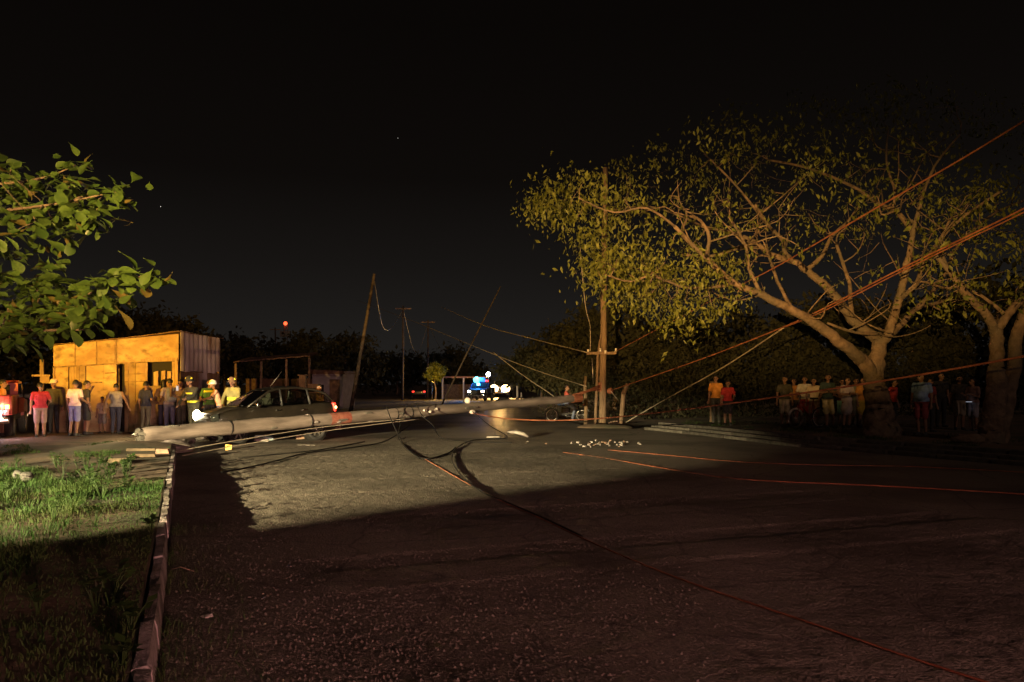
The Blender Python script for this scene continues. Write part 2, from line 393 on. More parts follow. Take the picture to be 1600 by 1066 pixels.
def grid_faces(a, b):
    i = np.arange(a * b).reshape(a, b)
    return np.stack([i[:-1, :-1].ravel(), i[1:, :-1].ravel(), i[1:, 1:].ravel(), i[:-1, 1:].ravel()], 1)

gm = MB(); gm.add([(-900, -200, -0.05), (900, -200, -0.05), (900, 1500, -0.05), (-900, 1500, -0.05)], [(0, 1, 2, 3)])
tag(gm.build('ground', M['dirt']), kind='structure')

right_edge = [RD(-14, 15.6), G(1900, 765), G(1600, 729), G(1420, 713), G(1240, 698), G(1090, 680), G(1000, 671), Vector((3.0, 32.2, 0)),
              Vector((2.4, 36, 0)), Vector((1.9, 44, 0)), Vector((1.5, 66, 0)), Vector((1.4, 106, 0)), Vector((2.2, 180, 0)), Vector((8, 400, 0))]
left_edge = [RD(-14, -0.15), RD(23.6, -0.15), Vector((-11.5, 27, 0)), Vector((-11.5, 45, 0)), Vector((-8.5, 66, 0)), Vector((-8.0, 106, 0)), Vector((-7, 180, 0)), Vector((-2, 400, 0))]
poly = left_edge + right_edge[::-1]
bm = bmesh.new(); vs_ = [bm.verts.new(p) for p in poly]; bm.faces.new(vs_)
bmesh.ops.recalc_face_normals(bm, faces=bm.faces); bmesh.ops.triangulate(bm, faces=bm.faces)
me = bpy.data.meshes.new('road'); bm.to_mesh(me); bm.free(); me.materials.append(M['asphalt'])
if me.polygons[0].normal.z < 0: me.flip_normals()
road = tag(link(bpy.data.objects.new('road', me)), kind='structure')

# worn road surface with real relief where it is near enough to see it
rng0 = np.random.default_rng(1)
ss = np.arange(1.5, 24.0, 0.05); nn = np.arange(-0.14, 9.6, 0.05)
S, N = np.meshgrid(ss, nn, indexing='ij')
z = fbm(S * 9, N * 13, 4, 3) * 0.020 + fbm(S * 1.1, N * 1.1, 3, 9) * 0.010 - 0.012 + rng0.random(S.shape) * 0.010
edge = np.minimum(np.minimum((S - 1.5) / 0.7, (24.0 - S) / 0.7), np.minimum((N + 0.14) / 0.3 + 1, (9.6 - N) / 0.9)).clip(0, 1)
z = 0.005 + z.clip(0, 1) * edge
z += np.where((N > 1.02) & (S > 6.5), 0.012, 0.0) * edge * (vnoise(S * 3, N * 0 + 2, 5) > 0.18)        # edge of the overlaid lane
X = U.x * S + NV.x * N; Y = U.y * S + NV.y * N
surf = np_mesh('worn_surface', np.stack([X.ravel(), Y.ravel(), z.ravel()], 1), grid_faces(*S.shape)[:, ::-1], M['asphalt'], road)
if surf.data.polygons[0].normal.z < 0: surf.data.flip_normals()

# loose stones on the road
rng = np.random.default_rng(3)
cnt = 60000
s_ = 2.0 + (rng.random(cnt) ** 1.5) * 11; n_ = -0.1 + rng.random(cnt) * (1.0 + 0.6 * s_)
keep = (fbm(s_ * 1.3, n_ * 1.3, 3, 21) + 0.25 * rng.random(cnt)) > 0.46; s_, n_ = s_[keep], n_[keep]
fade = rng.random(len(s_)) < np.minimum(1, np.minimum((13.2 - s_) / 5, (1.0 + 0.6 * s_ - n_) / 2.2)) ** 1.3; s_, n_ = s_[fade], n_[fade]
r_ = 0.003 + 0.0125 * rng.random(len(s_)) ** 3
base = np.array([[0, 0, 1], [1, 0, 0], [0, 1, 0], [-1, 0, 0], [0, -1, 0], [0, 0, -0.6]], np.float32)
tri = np.array([[0, 1, 2], [0, 2, 3], [0, 3, 4], [0, 4, 1], [5, 2, 1], [5, 3, 2], [5, 4, 3], [5, 1, 4]])
pv = base[None] * (0.6 + 0.8 * rng.random((len(s_), 6, 1))) * r_[:, None, None]
ang = rng.random(len(s_)) * 6.28; ca, sa = np.cos(ang)[:, None], np.sin(ang)[:, None]
pv = np.stack([pv[..., 0] * ca - pv[..., 1] * sa, pv[..., 0] * sa + pv[..., 1] * ca, pv[..., 2] * 0.8], -1)
pv += np.stack([U.x * s_ + NV.x * n_, U.y * s_ + NV.y * n_, 0.012 + 0 * s_], -1)[:, None]
pf = (tri[None] + 6 * np.arange(len(s_))[:, None, None]).reshape(-1, 3)
tag(np_mesh('loose_gravel', pv.reshape(-1, 3), pf, M['gravel'], None, False), 'loose grey and brown gravel scattered over the near road', 'gravel', kind='stuff')

# left verge
def verge_h(s, n):
    h = 0.185 - 0.12 * np.clip((s - 22.5) / 3.0, 0, 1) + (fbm(s * 0.9, n * 0.9, 4, 40) - 0.47) * 0.16 * np.clip((-0.45 - n) / 1.2, 0, 1)
    h = h + 0.13 * np.exp(-(((s - 21.0) / 1.1) ** 2 + ((n + 1.1) / 1.0) ** 2))
    return h * np.clip((32 - s) / 4, 0, 1) - 0.04 * (s > 31.9)
ss = np.concatenate([np.arange(-9, 26, 0.22), np.arange(26, 33, 0.6)]); nn = np.concatenate([np.arange(-0.25, -9, -0.22), np.arange(-9, -40, -1.2)])
S, N = np.meshgrid(ss, nn, indexing='ij'); Z = verge_h(S, N)
vg = np_mesh('verge', np.stack([(U.x * S + NV.x * N).ravel(), (U.y * S + NV.y * N).ravel(), Z.ravel()], 1), grid_faces(*S.shape), M['dirt'])
if vg.data.polygons[0].normal.z < 0: vg.data.flip_normals()
tag(vg, kind='structure')
def verge_z(x, y):
    s = U.x * x + U.y * y; n = NV.x * x + NV.y * y
    return float(verge_h(np.array([s]), np.array([n]))[0]) if s < 32 else -0.05

# left kerb: a row of worn blocks
kb = tag(empty('kerb', RD(2, -0.2), 0), 'worn concrete kerb of separate blocks along the left of the road', 'kerb')
kb.location = (0, 0, 0)
sp = 0.9
while sp < 23.6:
    L = random.uniform(0.86, 1.12); j = random.uniform(-0.012, 0.012); hh = 0.20 + random.uniform(-0.01, 0.008); tl = random.uniform(-0.012, 0.012)
    if sp > 23.2: L = 0.5
    pr = [(-0.125 + j, -0.06), (-0.15 + j, hh * 0.85), (-0.162 + j, hh), (-0.228 + j, hh - 0.005), (-0.26 + j, -0.06)]
    mb = MB(); ns = 5; vv = []
    for i in range(ns):
        s0 = sp + 0.012 + (L - 0.024) * i / (ns - 1)
        for (n, zz) in pr:
            w = 0.006 if 0 < i < ns - 1 else 0.012
            vv.append(RD(s0, n + tl * i / ns + random.uniform(-w, w) * (zz > 0), zz + random.uniform(-w, w * 0.5) * (zz > 0)))
    ff = [tuple(range(5)), tuple(range((ns - 1) * 5 + 4, (ns - 1) * 5 - 1, -1))]
    for i in range(ns - 1):
        for q in range(5):
            q2 = (q + 1) % 5; ff.append((i * 5 + q, (i + 1) * 5 + q, (i + 1) * 5 + q2, i * 5 + q2))
    mb.add(vv, ff); mb.build('kerb_block', M['kerb'], kb, recalc=True); sp += L

# right verge, raised behind a stepped kerb
VR = 0.24
def edge_off(i, off):
    p = right_edge[i]; a = right_edge[max(i - 1, 0)]; b = right_edge[min(i + 1, len(right_edge) - 1)]
    t = (b - a).normalized(); n = Vector((t.y, -t.x, 0)); return p + n * off
mb = MB(); vv = []; NE = 8
offs = (0.86, 1.8, 5, 14, 60)
for i in range(NE):
    for o_ in offs:
        p = edge_off(i, o_); p.z = VR + (0.03 * math.sin(i * 2.1 + o_) if 1 < o_ < 20 else 0); vv.append(p)
ff = []
for i in range(NE - 1):
    for k in range(len(offs) - 1):
        a = i * len(offs) + k; ff.append((a, a + 1, a + len(offs) + 1, a + len(offs)))
mb.add(vv, ff, 0, True); o = mb.build('right_verge', M['dirt'], recalc=False)
if o.data.polygons[3].normal.z < 0: o.data.flip_normals()
tag(o, kind='structure')
far = MB(); fv = []
for (x, y) in ((3.3, 31.6), (2.7, 36), (2.2, 44), (1.8, 66), (1.8, 110), (60, 110), (60, 60), (50, 34)): fv.append((x, y, 0.03))
far.add(fv, [tuple(range(len(fv)))[::-1]]); o = far.build('far_verge', M['dirt']); tag(o, kind='structure')
if o.data.polygons[0].normal.z < 0: o.data.flip_normals()

rk = tag(empty('kerb'), 'long stepped concrete kerb at the foot of the right bank below the trees', 'kerb')
def walk_edge(i0, i1, step):
    pts = right_edge[i0:i1 + 1]; out = []; carry = 0.0
    for a, b in zip(pts[:-1], pts[1:]):
        L = (b - a).length; t = carry
        while t < L: out.append((a.lerp(b, t / L), (b - a).normalized())); t += step
        carry = t - L
    return out
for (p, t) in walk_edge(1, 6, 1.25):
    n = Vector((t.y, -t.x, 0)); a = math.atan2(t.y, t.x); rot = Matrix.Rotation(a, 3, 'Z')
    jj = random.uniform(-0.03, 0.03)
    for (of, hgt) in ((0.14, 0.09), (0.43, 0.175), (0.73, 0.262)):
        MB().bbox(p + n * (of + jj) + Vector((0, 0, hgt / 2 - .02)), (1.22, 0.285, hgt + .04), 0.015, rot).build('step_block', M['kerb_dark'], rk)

# ------------------------------------------------------------------ grass
def blades(name, s, n, zf, h, w, lean, m, label, seed=1):
    g = np.random.default_rng(seed); c = len(s)
    x = U.x * s + NV.x * n; y = U.y * s + NV.y * n; z = zf
    a = g.random(c) * 6.283; la = g.random(c) * 6.283; ln = lean * (0.25 + g.random(c))
    dx, dy = np.cos(a) * w / 2, np.sin(a) * w / 2; lx, ly = np.cos(la) * ln * h, np.sin(la) * ln * h
    v = np.zeros((c, 6, 3))
    v[:, 0] = np.stack([x - dx, y - dy, z - 0.01], 1); v[:, 1] = np.stack([x + dx, y + dy, z - 0.01], 1)
    v[:, 2] = np.stack([x - dx * .8 + lx * .35, y - dy * .8 + ly * .35, z + h * .6], 1); v[:, 3] = np.stack([x + dx * .8 + lx * .35, y + dy * .8 + ly * .35, z + h * .6], 1)
    tip = h * np.sqrt((1 - np.minimum(ln, 0.95) ** 2 * 0.6).clip(0.2, 1))
    v[:, 4] = np.stack([x + lx - dx * .1, y + ly - dy * .1, z + tip], 1); v[:, 5] = np.stack([x + lx + dx * .1, y + ly + dy * .1, z + tip], 1)
    f = np.array([[0, 1, 3, 2], [2, 3, 5, 4]])[None] + 6 * np.arange(c)[:, None, None]
    o = np_mesh(name, v.reshape(-1, 3), f.reshape(-1, 4), m)
    return tag(o, label, 'grass', kind='stuff')
g = np.random.default_rng(5)
c = 120000
s = 1.0 + 21.8 * g.random(c); n = -0.27 - 8.5 * g.random(c) ** 1.25
d_ = fbm(s * 1.1, n * 1.1, 4, 60); cov = (d_ + 0.10 * (s < 13.5) - 0.10 * (s > 15.0) - 0.10 * (s > 17.5) + 0.14 * (n > -1.5) * (s < 14)) > 0.46
# keep what lies near the view
xx = U.x * s + NV.x * n; yy = U.y * s + NV.y * n
cov &= (xx > -0.66 * yy - 1.2) & (yy > 2.0)
s, n = s[cov], n[cov]
tall = fbm(s * 1.6, n * 1.6, 3, 77)
h = (0.03 + 0.42 * tall ** 2.2) * (0.6 + 0.7 * g.random(len(s))) * np.where(n > -1.1, 0.32, 1.0) * np.where(s > 18, 0.7, 1.0)
blades('grass', s, n, verge_h(s, n), h, 0.005 + 0.005 * g.random(len(s)), 0.8, M['grass'], 'rough green grass on the verge left of the kerb', 8)
# thin weeds in the gutter below the kerb
c = 1500; s = 2.2 + 8.0 * g.random(c); n = -0.12 + 0.55 * g.random(c) ** 2.2
k_ = fbm(s * 1.4, n * 0.8, 3, 91) > 0.46; s, n = s[k_], n[k_]
blades('gutter_grass', s, n, 0 * s + 0.005, 0.03 + 0.09 * g.random(len(s)), 0.005 + 0 * s, 1.1, M['grass'], 'sparse dry grass growing in the gutter by the near kerb', 9)
# right bank tufts
c = 9000; t0 = g.random(c); seg = (t0 * 5).astype(int) + 1; fr = t0 * 5 - seg + 1
ex = np.array([[p.x, p.y] for p in right_edge]); pt = ex[seg] * (1 - fr[:, None]) + ex[seg + 1] * fr[:, None]
tv = ex[seg + 1] - ex[seg]; tv /= np.linalg.norm(tv, axis=1)[:, None]; nv_ = np.stack([tv[:, 1], -tv[:, 0]], 1)
pt = pt + nv_ * (0.95 + 3.5 * g.random(c)[:, None] ** 1.5)
k_ = fbm(pt[:, 0] * 1.2, pt[:, 1] * 1.2, 3, 12) > 0.5; pt = pt[k_]
blades('bank_grass', U.x * pt[:, 0] + U.y * pt[:, 1], NV.x * pt[:, 0] + NV.y * pt[:, 1], VR - 0.02 + 0 * pt[:, 0], 0.05 + 0.12 * g.random(len(pt)), 0.01 + 0 * pt[:, 0], 0.9, M['grass'], 'sparse grass tufts on the right bank under the trees', 10)

# broad-leaved weeds standing in the lit grass
def weed(loc, h, nst, label):
    mb = MB()
    for i in range(nst):
        a = random.uniform(0, 6.28); ln = random.uniform(0.15, 0.6); top = Vector((math.cos(a) * ln * h, math.sin(a) * ln * h, h * random.uniform(0.7, 1)))
        mid = top * 0.5 + Vector((0, 0, 0.08 * h)); mb.tube([(0, 0, -0.02), mid, top], [0.005, 0.004, 0.002], 4)
        for q in range(5):
            p = mid.lerp(top, q / 4); b = random.uniform(0, 6.28); L = random.uniform(0.05, 0.10)
            dv = Vector((math.cos(b), math.sin(b), random.uniform(-0.2, 0.6))).normalized(); sd = dv.cross(Vector((0, 0, 1))).normalized() * L * 0.36
            mb.add([p, p + dv * L * 0.5 + sd, p + dv * L, p + dv * L * 0.5 - sd], [(0, 1, 2, 3)])
    o = mb.build('weed', M['weed'], None, loc); return tag(o, label, 'weed', 'broad-leaved weeds in the grass')
for i in range(90):
    s0 = random.uniform(9.5, 17.0); n0 = -random.uniform(0.7, 6.5); p = RD(s0, n0)
    weed((p.x, p.y, verge_z(p.x, p.y)), random.uniform(0.14, 0.36), random.randint(5, 9), 'broad-leaved green weed standing in the lit grass left of the kerb')
for (px, py, hh) in ((172, 950, 0.30), (150, 960, 0.26), (205, 985, 0.16), (235, 830, 0.14), (60, 960, 0.22), (190, 1040, 0.13)):
    p = G(px, py, 0.18); weed((p.x, p.y, verge_z(p.x, p.y)), hh, 6, 'broad-leaved weed in the dark grass beside the near kerb')
# ------------------------------------------------------------------ hut of plywood panels
def make_hut():
    A = P(85, 600, 29.0); B = P(281, 600, 27.4); A.z = B.z = 0
    d = (B - A); L = d.length; rz = math.atan2(d.y, d.x)
    t = empty('wooden_hut', A, rz, 'plywood roadside hut with panelled front lit orange and grey metal side', 'hut')
    def zx(v): return (v - 378) / (1250 - 378) * L
    def zz(x, zy):   # zoomed photo row -> height at that place of the front
        dd = A.y + (B.y - A.y) * x / L; py = 480 + zy / 4.44; return CAMZ - (py - HY) / FPX * dd
    def panel(x0, x1, ya0, ya1, yb0, yb1, prof=0.0, m='plywood', name='wall_panel', th=0.02):
        """x in zoom px, rows at left (a) and right (b)"""
        X0, X1 = zx(x0) + 0.006, zx(x1) - 0.006
        q = [(X0, zz(X0, ya1)), (X1, zz(X1, yb1)), (X1, zz(X1, yb0)), (X0, zz(X0, ya0))]
        return MB().prism(q, -prof - th, -prof).build(name, M[m], t, recalc=True)
    def top(x): return 268 - (x - 378) / (1250 - 378) * 82
    def seam(x): return 417 - (x - 378) / (1250 - 378) * 48
    GR = 1060 - 0
    for i, (x0, x1) in enumerate(((378, 540), (540, 692), (692, 818), (834, 1250))):
        panel(x0, x1, top(x0), seam(x0) - 3, top(x1), seam(x1) - 3, 0.03 + 0.008 * (i % 2))
    for i, (x0, x1, m, pr) in enumerate(((388, 482, 'plywood', 0.0), (484, 536, 'plank', -0.03), (538, 606, 'plywood', 0.0), (610, 735, 'plywood', -0.012), (737, 826, 'plywood', 0.004), (880, 955, 'plywood', 0.0), (955, 1024, 'plywood', -0.01))):
        panel(x0, x1, seam(x0) + 4, 985, seam(x1) + 4, 985, pr, m)
    # dark doorway and window with planks
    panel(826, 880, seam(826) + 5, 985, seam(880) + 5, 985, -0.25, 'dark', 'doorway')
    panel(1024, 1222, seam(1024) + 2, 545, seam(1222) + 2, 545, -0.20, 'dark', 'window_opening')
    for (x0, x1) in ((1060, 1092), (1112, 1140), (1150, 1178), (1186, 1205)):
        panel(x0, x1, 440 + random.uniform(0, 15), 545, 440 + random.uniform(-4, 10), 545, -0.12, 'plank', 'plank')
    wf = panel(1000, 1245, 362, 384, 350, 374, 0.06, 'plank', 'window_lintel', 0.03)
    panel(1026, 1042, 384, 548, 384, 548, 0.03, 'plank', 'window_post'); panel(1204, 1222, 378, 548, 378, 548, 0.03, 'plank', 'window_post')
    panel(1024, 1226, 548, 575, 545, 570, 0.05, 'plank', 'window_sill')
    panel(1024, 1222, 577, 985, 573, 985, 0.0, 'plywood')
    panel(1226, 1248, 372, 985, 372, 985, 0.035, 'plank', 'corner_post', 0.05)
    panel(378, 388, 420, 985, 420, 985, 0.02, 'plank', 'corner_post', 0.05)
    panel(818, 832, top(818) + 2, seam(826), top(832) + 2, seam(826), 0.02, 'wood', 'mid_post', 0.03)
    for (x0, x1) in ((388, 700), (700, 1000)):
        panel(x0, x1, seam(x0) - 4, seam(x0) + 5, seam(x1) - 4, seam(x1) + 5, 0.075, 'wood', 'rail', 0.02)
    for i, x_ in enumerate((540, 692)):
        panel(x_ - 4, x_ + 4, top(x_) + 3, seam(x_) - 2, top(x_) + 3, seam(x_) - 2, 0.062, 'wood', 'batten', 0.012)
    for (x0, x1, y0, y1) in ((400, 470, 560, 572), (620, 728, 520, 530), (745, 820, 455, 463), (885, 1018, 462, 470), (885, 1018, 515, 522)):
        panel(x0, x1, y0, y1, y0 - 4, y1 - 4, 0.028, 'wood', 'batten', 0.012)
    panel(905, 912, seam(905) + 6, 985, seam(912) + 6, 985, 0.026, 'wood', 'batten', 0.010); panel(560, 566, seam(560) + 6, 985, seam(566) + 6, 985, 0.026, 'wood', 'batten', 0.010)
    # grey side wall of upright sheets, going back from the right corner
    D = 2.05; zt0 = zz(L, 186 - 30); zt1 = CAMZ + 73 / FPX * 29.2
    n = 9
    for i in range(n):
        y0, y1 = D * i / n + 0.004, D * (i + 1) / n - 0.004; a0 = zt0 + (zt1 - zt0) * i / n; a1 = zt0 + (zt1 - zt0) * (i + 1) / n
        ym = 0.5 * (y0 + y1); zc = 2.05 + random.uniform(-0.04, 0.04); pj = 0.03 + 0.012 * (i % 2)
        mb = MB(); vs = []
        for x_ in (L + pj, L + pj - 0.012):
            for (yy, zb, zt) in ((y0, zc, a0 - 0.03), (ym, zc, (a0 + a1) / 2 - 0.03), (y1, zc, a1 - 0.03)):
                vs += [(x_ + (0.022 if yy == ym else 0), yy, zb), (x_ + (0.022 if yy == ym else 0), yy, zt)]
        mb.add(vs, [(0, 2, 3, 1), (2, 4, 5, 3), (6, 7, 9, 8), (8, 9, 11, 10), (1, 3, 9, 7), (3, 5, 11, 9), (0, 6, 8, 2), (2, 8, 10, 4), (0, 1, 7, 6), (4, 10, 11, 5)])
        mb.build('wall_sheet', M['corrugated'], t, recalc=True)
        MB().box((L + 0.005, (y0 + y1) / 2, 1.0), (0.015, y1 - y0, 2.06)).build('lower_board', M['wood'] if i not in (4, 5) else M['corrugated'], t)
    # back, left side, roof
    MB().box((L / 2, D, 1.45), (L, 0.02, 2.9)).build('back_wall', M['wood'], t)
    MB().box((0.02, D / 2, 1.4), (0.02, D - 0.02, 2.8)).build('left_wall', M['wood'], t)
    zl = zz(0, top(378)); zr = zz(L, top(1250)) 
    m = 14; mb = MB(); vs = []
    for i in range(m + 1):
        x = -0.1 + (L + 0.22) * i / m; zi = zl + (zr - zl) * (x / L)
        if x > 0.62 * L: zi += 0.05 * ((x / L - 0.62) / 0.38)
        wv = 0.012 * (i % 2)
        vs += [(x, -0.16, zi + 0.03 + wv), (x, D + 0.1, zi + 0.05 + wv + (zt1 - zt0) * 0.9), (x, -0.16, zi + 0.012 + wv), (x, D + 0.1, zi + 0.032 + wv + (zt1 - zt0) * 0.9)]
    ff = []
    for i in range(m):
        a = 4 * i; b = a + 4; ff += [(a, b, b + 1, a + 1), (a + 2, a + 3, b + 3, b + 2), (a, a + 2, b + 2, b), (a + 1, b + 1, b + 3, a + 3)]
    mb.add(vs, ff); mb.build('roof', M['rust_sheet'], t, recalc=True)
    return t
make_hut()

# wooden cross and a post beside the hut
def obj_thing(name, mb, m, label, cat, group=None, kind=None, recalc=False):
    o = mb.build(name, m, recalc=recalc); return tag(o, label, cat, group, kind)
b = G(66, 670.5); dd = b.y
t = empty('wooden_cross', b, 0.1, 'tall wooden cross standing left of the hut behind the red shirt person', 'cross')
zt = P(66, 562, dd).z; zc = P(66, 587, dd).z
MB().box((0, 0, zt / 2), (0.13, 0.10, zt)).build('upright', M['plank'], t)
MB().box((0.0, -0.085, zc), (0.64, 0.05, 0.07)).build('crossbar', M['plank'], t)
MB().box((0.13, -0.06, zc - 0.16), (0.3, 0.03, 0.24)).build('board', M['plywood'], t)

# ------------------------------------------------------------------ fallen pole
bt = P(222, 680, 19.5); tp = P(908, 622, 30.9)
ax = (tp - bt); LEN = ax.length; q = ax.to_track_quat('Z', 'Y')
fp = empty('fallen_pole', bt, 0, 'long pale concrete utility pole fallen across the road in front of the car', 'utility pole')
fp.rotation_mode = 'QUATERNION'; fp.rotation_quaternion = q
pts = []; rad = []
NS = 90
for i in range(NS + 1):
    f = i / NS; pts.append((0.010 * math.sin(i * .55) + 0.05 * f * f, 0.010 * math.cos(i * .73), LEN * f)); rad.append(0.185 - 0.045 * f)
pts[0] = (0.0, 0, 0.0); rad[0] = 0.165
mb = MB(); mb.tube(pts, rad, 16, 0, True, True, 0.028); mb.build('shaft', M['concrete'], fp)
# broken butt: core lump and bent reinforcing bars
mb = MB()
for i in range(9):
    a = i / 9 * 6.28; mb.box((math.cos(a) * 0.12, math.sin(a) * 0.12, -0.03), (0.1, 0.09, 0.16), Euler((random.uniform(-.4, .4), random.uniform(-.4, .4), a)).to_matrix(), 0, 0.7, 0.02)
mb.build('broken_end', M['kerb_dark'], fp)
for i in range(3):
    a = i / 3 * 6.28 + 0.4; x, y = math.cos(a) * 0.12, math.sin(a) * 0.12
    MB().tube([(x, y, 0.1), (x * 1.1, y * 1.1, -0.10), (x * 1.3, y * 1.3 - 0.05, -0.19 - 0.04 * (i % 2))], 0.010, 6).build('bent_bar', M['steel'], fp)
inv = q.to_matrix().inverted()
def on_fp(px):      # distance along the pole for a photo column
    k = (px - CX) / FPX; return ((k * bt.y - bt.x) / (ax.x - k * ax.y)) * LEN
def rr(zv): return 0.185 - 0.045 * zv / LEN
z0, z1 = on_fp(514), on_fp(545)
MB().lathe([(rr(z0) + 0.006, z0), (rr(z0) + 0.008, (z0 + z1) / 2), (rr(z1) + 0.006, z1)], seg=18).build('red_band', M['concrete_red'], fp)
for px in (359, 484, 618, 641):
    zc = on_fp(px); r0 = rr(zc)
    MB().lathe([(r0 - 0.01, zc - 0.022), (r0 + 0.007, zc - 0.012), (r0 + 0.007, zc + 0.012), (r0 - 0.01, zc + 0.022)], seg=16).build('steel_band', M['cable'], fp)
camdir = inv @ Vector((0.35, -0.9, 0)); upl = inv @ Vector((0, 0, 1)); camdir.z = 0; camdir.normalize(); upl.z = 0; upl.normalize()
for px, k in ((658, .2), (666, -.1), (676, .25)):
    zc = on_fp(px); v = (camdir + upl * k).normalized() * (rr(zc) + 0.03) + Vector((0, 0, zc))
    MB().ball(v, (0.045, 0.045, 0.06), 10, 8).build('insulator', M['porcelain'], fp)
zc = on_fp(731); v = upl * (rr(zc) + 0.07) + Vector((0, 0, zc))
mb = MB(); mb.ball(v, (0.11, 0.11, 0.10), 12, 8); mb.build('insulator', M['porcelain'], fp)
v2 = (camdir * 0.9 - upl * 0.8).normalized() * (rr(zc) + 0.06) + Vector((0, 0, zc + 0.05)); MB().ball(v2, (0.07, 0.07, 0.12), 12, 8).build('insulator', M['porcelain'], fp)
MB().box(camdir * (rr(zc) + 0.015) + Vector((0, 0, zc)), (0.06, 0.06, 0.5)).build('bracket', M['steel'], fp)
mb = MB()
for i in range(9): 
    zz_ = LEN - 0.5 + 0.055 * i; r0 = rr(zz_) + 0.012; mb.lathe([(r0 - 0.02, zz_ - 0.02), (r0 + 0.008, zz_), (r0 - 0.02, zz_ + 0.02)], seg=14)
mb.build('wire_lashing', M['orange_lit'], fp)
for k_, (dx, dz) in enumerate(((-.06, .05), (.02, .12), (.08, -.04))):
    e0 = inv @ (P(937, 607, 31.2) + Vector((0, 0, dz)) - bt); MB().tube([Vector((0, 0, LEN - .35 - .08 * k_)) + upl * .13, Vector((0, 0, LEN + .1)) + upl * (.16 + .03 * k_), e0], .028, 7).build('lashing_wire', M['orange_lit'], fp)
random.seed(41)
for i in range(16):      # spalled patches and exposed bars
    zc = random.uniform(.3, LEN * .7); a_ = random.uniform(0, 6.28); r0 = rr(zc) * .96
    MB().ball((math.cos(a_) * r0, math.sin(a_) * r0, zc), (.035, .035, random.uniform(.06, .22)), 8, 6, jit=.25).build('spalled_patch', M['kerb_dark'] if i % 2 else M['kerb'], fp)
# support lumps below the butt
def lump(name, loc, r, m, label, cat, group=None, jit=0.25, rot=None):
    mb = MB(); mb.ball((0, 0, 0), r, 8, 6, 0, rot, jit); o = mb.build(name, m, None, loc); return tag(o, label, cat, group)

# ------------------------------------------------------------------ standing pole
sb = Vector((3.42, 31.35, 0)); st_top = P(946, 262, 31.3)
stp = empty('utility_pole', sb, 0, 'upright wooden utility pole with wires, its top inside the big tree', 'utility pole')
pts = []; rad = []
tv = st_top - sb
for i in range(13):
    f = i / 12; pts.append(tv * f + Vector((0.015 * math.sin(i * 1.9), 0.01 * math.cos(i), -0.15 if i == 0 else 0))); rad.append(0.145 - 0.06 * f)
MB().tube(pts, rad, 12, jit=0.03).build('shaft', M['wood_pole'], stp)
def sp(px, py, off=0.0): return P(px, py, 31.35 + off) - sb
MB().tube([sp(930, 667, -0.1), sp(932, 612, -0.15), sp(934, 556, -0.12), sp(939, 520, -.18)], [0.06, 0.055, 0.05, 0.03], 9, jit=0.04).build('splice_post', M['wood_pole'], stp)
MB().tube([sp(927, 600, -0.3), sp(925, 560, -0.25)], 0.02, 6).build('conduit', M['steel'], stp)
MB().box(sp(940, 552, -0.30), (1.15, 0.09, 0.10), Euler((0, -0.02, 0.25)).to_matrix()).build('crossarm', M['wood'], stp)
for px, py in ((919, 552), (938, 550), (946, 553), (962, 550)):
    p = sp(px, py - 3, -0.36); mb = MB(); mb.lathe([(0.0, -0.07), (0.045, -0.06), (0.05, -0.03), (0.03, 0.0), (0.05, 0.03), (0.04, 0.06), (0.0, 0.075)], p, 'Z', 10); mb.build('insulator', M['porcelain'], stp)
mb = MB()
for i in range(7): mb.lathe([(0.13, -0.02), (0.165, 0), (0.13, 0.02)], sp(938, 606, 0) + Vector((0, 0, -0.12 + i * 0.05)), 'Z', 14)
mb.build('wire_lashing', M['orange_lit'], stp)
MB().ball(sp(953, 611, -0.15), (0.13, 0.1, 0.12), 10, 7, jit=0.15).build('clamp', M['orange_lit'], stp)

# ------------------------------------------------------------------ wires
def smooth_path(pts, n=8):
    out = []; N_ = len(pts)
    for i in range(N_ - 1):
        p0, p1, p2, p3 = pts[max(i - 1, 0)], pts[i], pts[i + 1], pts[min(i + 2, N_ - 1)]
        for k in range(n):
            t = k / n
            out.append(0.5 * ((2 * p1) + (p2 - p0) * t + (2 * p0 - 5 * p1 + 4 * p2 - p3) * t * t + (3 * p1 - p0 - 3 * p2 + p3) * t ** 3))
    out.append(pts[-1]); return out
def wire(name, pts, r, m, label, n=8, cat='wire', seg=6):
    mb = MB(); mb.tube(smooth_path([Vector(p) for p in pts], n), r, seg)
    return tag(mb.build(name, M[m]), label, cat)
def air(lst): return [P(a, b, c) for a, b, c in lst]
wire('overhead_wire', air([(690, 480, 75), (755, 508, 52), (830, 529, 41), (918, 551, 31)]), 0.022, 'steelwire', 'upper pale wire running from the upright pole away to the left')
wire('overhead_wire', air([(962, 549, 31), (1049, 503, 27), (1161, 444, 22.5), (1225, 410, 20.5), (1366, 327, 17), (1500, 250, 14.6), (1640, 165, 12.6), (1800, 70, 11)]), 0.017, 'orange_lit', 'upper reddish wire running from the upright pole up through the big tree')
wire('overhead_wire', air([(955, 610, 31), (1080, 567, 27), (1200, 521, 23.5), (1275, 488, 21.3), (1400, 424, 18.6), (1500, 375, 17), (1570, 341, 16), (1700, 275, 14.5)]), 0.019, 'orange_lit', 'thick orange wire of a close pair crossing before the big tree, upper one')
wire('overhead_wire', air([(1225, 512, 22.8), (1285, 487, 21.0), (1405, 426, 18.4), (1505, 377, 16.8), (1575, 344, 15.8), (1705, 280, 14.3)]), 0.015, 'orange_lit', 'thinner orange wire of a close pair crossing before the big tree, lower one')
wire('sagging_wire', air([(978, 660, 30.2), (1040, 624, 28.5), (1130, 574, 26), (1225, 512, 22.8)]), 0.02, 'steelwire', 'slanting wire rising from the foot of the upright pole to the orange pair')
